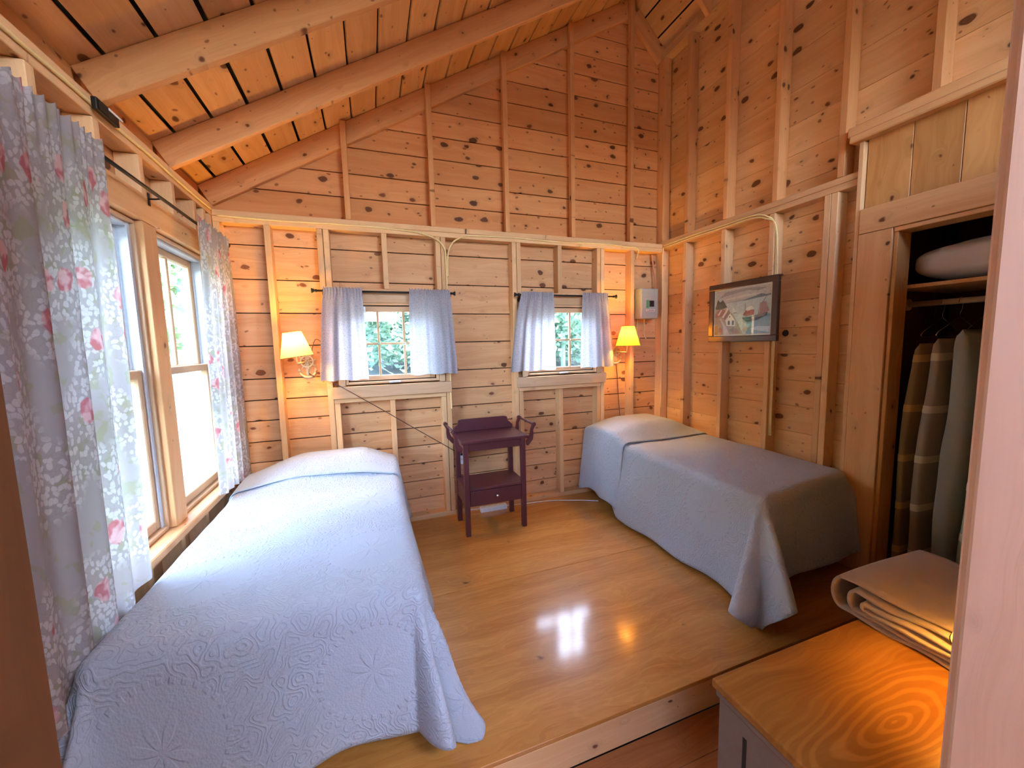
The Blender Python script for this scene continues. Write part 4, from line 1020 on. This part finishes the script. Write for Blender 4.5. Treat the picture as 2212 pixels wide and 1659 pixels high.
# ------------------------------------------------------------------ chest, folded blanket, lamp
ZC = .38
ch = thing('chest', 'low wooden chest with oiled top in front of the closet', 'chest', (2.45, -2.54, -.15))
CX0, CX1, CY0, CY1 = 1.862, 3.10, -2.775, -2.322
At(ch).box((CX0-.016, CY0, ZC-.028), (CX1+.016, CY1+.016, ZC)).build('lid', None, ch, bevel=.005).data.materials.append(M['chest'])
for nm, lo, hi in (('end_panel', (CX0, CY0+.01, -.15), (CX0+.022, CY1, ZC-.0285)), ('end_panel', (CX1-.022, CY0+.01, -.15), (CX1, CY1, ZC-.0285)), ('back_panel', (CX0+.0225, CY1-.02, -.12), (CX1-.0225, CY1, ZC-.0285)), ('front_panel', (CX0+.0225, CY0+.01, -.12), (CX1-.0225, CY0+.03, ZC-.0285))):
    At(ch).box(lo, hi).build(nm, 'chestbody', ch, bevel=.002)
At(ch).box((CX0-.0012, -2.416, -.02), (CX0-.0002, -2.404, .275)).build('groove', 'slot', ch)
At(ch).box((CX0-.010, CY0+.008, ZC-.050), (CX0-.0005, CY1+.004, ZC-.029)).build('moulding', 'chestbody', ch, bevel=.003)
def folded_blanket():
    mb = MB(); th = .0115; xs0, xs1 = 2.535, 3.08
    # nested folded sheets: profile in y-z, extruded along x with a little sag
    sheets = [(.008, .128, -2.255, -2.76), (.034, .102, -2.300, -2.77), (.056, .080, -2.335, -2.75)]
    NX = 14
    for k, (za, zb, yf, yn) in enumerate(sheets):
        path = []
        for i in range(15): path.append((yn+(yf-yn)*i/14, za+.004*math.sin(i*1.1+k)))
        r = (zb-za)/2
        for i in range(1, 10):
            q = -PI/2+PI*i/10; path.append((yf+r*.55*math.cos(q), (za+zb)/2+r*math.sin(q)))
        for i in range(15): path.append((yf+(yn-yf)*i/14, zb+.005*math.sin(i*.9+k*2)))
        n = len(path); o = len(mb.v)
        def nrm(i):
            p0, p1 = Vector(path[max(i-1, 0)]), Vector(path[min(i+1, n-1)]); d = (p1-p0).normalized(); return Vector((-d.y, d.x))
        for m in range(NX+1):
            s = m/NX; x = xs0+(xs1-xs0)*s - .012*k*(1-s)
            for side in (-1, 1):
                for i in range(n):
                    nn = nrm(i)*th/2*side; yy, zz = path[i][0]+nn.x, path[i][1]+nn.y
                    sag = 1-.10*math.sin(PI*s)*0 - .22*sstep(.0, .35, (yf-yy))*0
                    mb.v.append((x - .05*(yf-yy)*.0 + .004*math.sin(yy*30+k), yy + .10*(x-xs0)*.25, ZC+.002+zz*(.92+.10*math.sin(3*s+1))))
        def I(m, side, i): return o+(m*2+side)*n+i
        for m in range(NX):
            for i in range(n-1):
                mb.f.append((I(m,0,i), I(m,0,i+1), I(m+1,0,i+1), I(m+1,0,i))); mb.f.append((I(m,1,i), I(m+1,1,i), I(m+1,1,i+1), I(m,1,i+1)))
            mb.f.append((I(m,0,0), I(m+1,0,0), I(m+1,1,0), I(m,1,0))); mb.f.append((I(m,0,n-1), I(m,1,n-1), I(m+1,1,n-1), I(m+1,0,n-1)))
        for m in (0, NX):
            for i in range(n-1): mb.f.append((I(m,0,i), I(m,1,i), I(m,1,i+1), I(m,0,i+1)))
    o = mb.build('folded_blanket', 'wool', None, True)
    return tag(o, 'thick grey-brown wool blanket folded on the chest', 'blanket')
folded_blanket()
tl = thing('table_lamp', 'lit lamp on the chest mostly hidden behind the door post', 'lamp', (2.425, -2.69, ZC+.001))
MB().lathe([(.0001, 0), (.055, 0), (.057, .010), (.030, .022), (.016, .04), (.014, .08), (.030, .12), (.020, .20), (.010, .215), (.0001, .215)], 28).build('base', 'brassy', tl, True)
o = MB().lathe([(.098, .188), (.062, .330)], 44).build('lamp_shade', 'shade', tl, True)
MB().tube([(.098*math.cos(2*PI*i/40), .098*math.sin(2*PI*i/40), .188) for i in range(41)], .002, 6, False).build('trim', 'cord', o, True)
b = MB(); b.lathe([(.0001, 0), (.012, .004), (.024, .03), (.026, .045), (.018, .062), (.0001, .068)], 18, (0, 0, .216)); b.build('bulb', 'bulb_chest', tl, True)

# ------------------------------------------------------------------ outdoors
gm = MB(); n = 40; S = 45.0
for j in range(n+1):
    for i in range(n+1):
        x = -S+2*S*i/n; yy = -S+2*S*j/n; d = max(0, math.hypot(x-1.8, yy+1)-7)
        gm.v.append((x, yy, -.55 + .085*max(0, d) + .12*fbm(x*.3, yy*.3)*min(1, d/3)))
for j in range(n):
    for i in range(n): gm.f.append((j*(n+1)+i, j*(n+1)+i+1, (j+1)*(n+1)+i+1, (j+1)*(n+1)+i))
tag(gm.build('ground', 'ground', None, True), kind='structure')
def gz(x, y): return -.55+.085*max(0, math.hypot(x-1.8, y+1)-7)
def tree_line(label, spots, mat):
    mb = MB(); rg = random.Random(len(spots)*17+3)
    for (x, y, h, r, low) in spots:
        z0 = gz(x, y)-.1
        mb.tube([(x, y, z0), (x+.05, y+.02, z0+h*.35), (x-.04, y+.05, z0+h*.65), (x+.02, y, z0+h*.9)], [.12, .10, .06, .02], 7)
        clumps = [(rg.uniform(-1, 1)*r*.7, rg.uniform(-1, 1)*r*.7, h*rg.uniform(low, 1.0)) for _ in range(26)]
        for _ in range(4200):
            c_ = rg.choice(clumps); cr_ = r*.42
            p = Vector((x+c_[0]+rg.gauss(0, cr_*.55), y+c_[1]+rg.gauss(0, cr_*.55), z0+c_[2]+rg.gauss(0, cr_*.45)))
            a_ = Vector((rg.uniform(-1, 1), rg.uniform(-1, 1), rg.uniform(-.6, .6))).normalized(); b_ = a_.cross(Vector((rg.uniform(-1, 1), rg.uniform(-1, 1), rg.uniform(-1, 1)))).normalized()
            L, w_ = rg.uniform(.14, .26), rg.uniform(.07, .12)
            o_ = len(mb.v); mb.v += [tuple(p-a_*L), tuple(p+b_*w_), tuple(p+a_*L), tuple(p-b_*w_)]; mb.f.append((o_, o_+1, o_+2, o_+3))
    me = bpy.data.meshes.new('tree_line'); me.from_pydata(mb.v, [], mb.f)
    tag(link('tree_line', me, mat), label, 'trees', kind='stuff')
tree_line('pale green leafy tree line outside the big left-wall windows', [(-6.5, 7.5, 5.5, 2.0, .25), (-9.5, 4.0, 6.0, 2.2, .25), (-5.2, 10.0, 6.0, 2.0, .25), (-11, 10, 8, 2.6, .25), (-10, -2, 6, 2.3, .25), (-13, 6.5, 8, 2.8, .1), (-9, 8, 6, 2.6, .08), (-7.5, 11.5, 7, 2.8, .08), (-12.5, 2, 7, 2.8, .08)], 'leaf')
tree_line('pale green leafy tree line outside the two small back-wall windows', [(.5, 14, 6.0, 1.8, .15), (2.8, 16, 7, 2.6, .15), (6.3, 14.5, 6.5, 2.4, .15), (9.5, 13.5, 6.5, 2.3, .15), (13.0, 15, 7, 2.6, .15), (4.5, 20, 8, 3.0, .15), (10, 19, 8, 3, .15), (1.2, 19, 7, 2.6, .08), (7.5, 18, 7, 3, .08), (13.5, 19.5, 8, 3, .08)], 'leaf2')
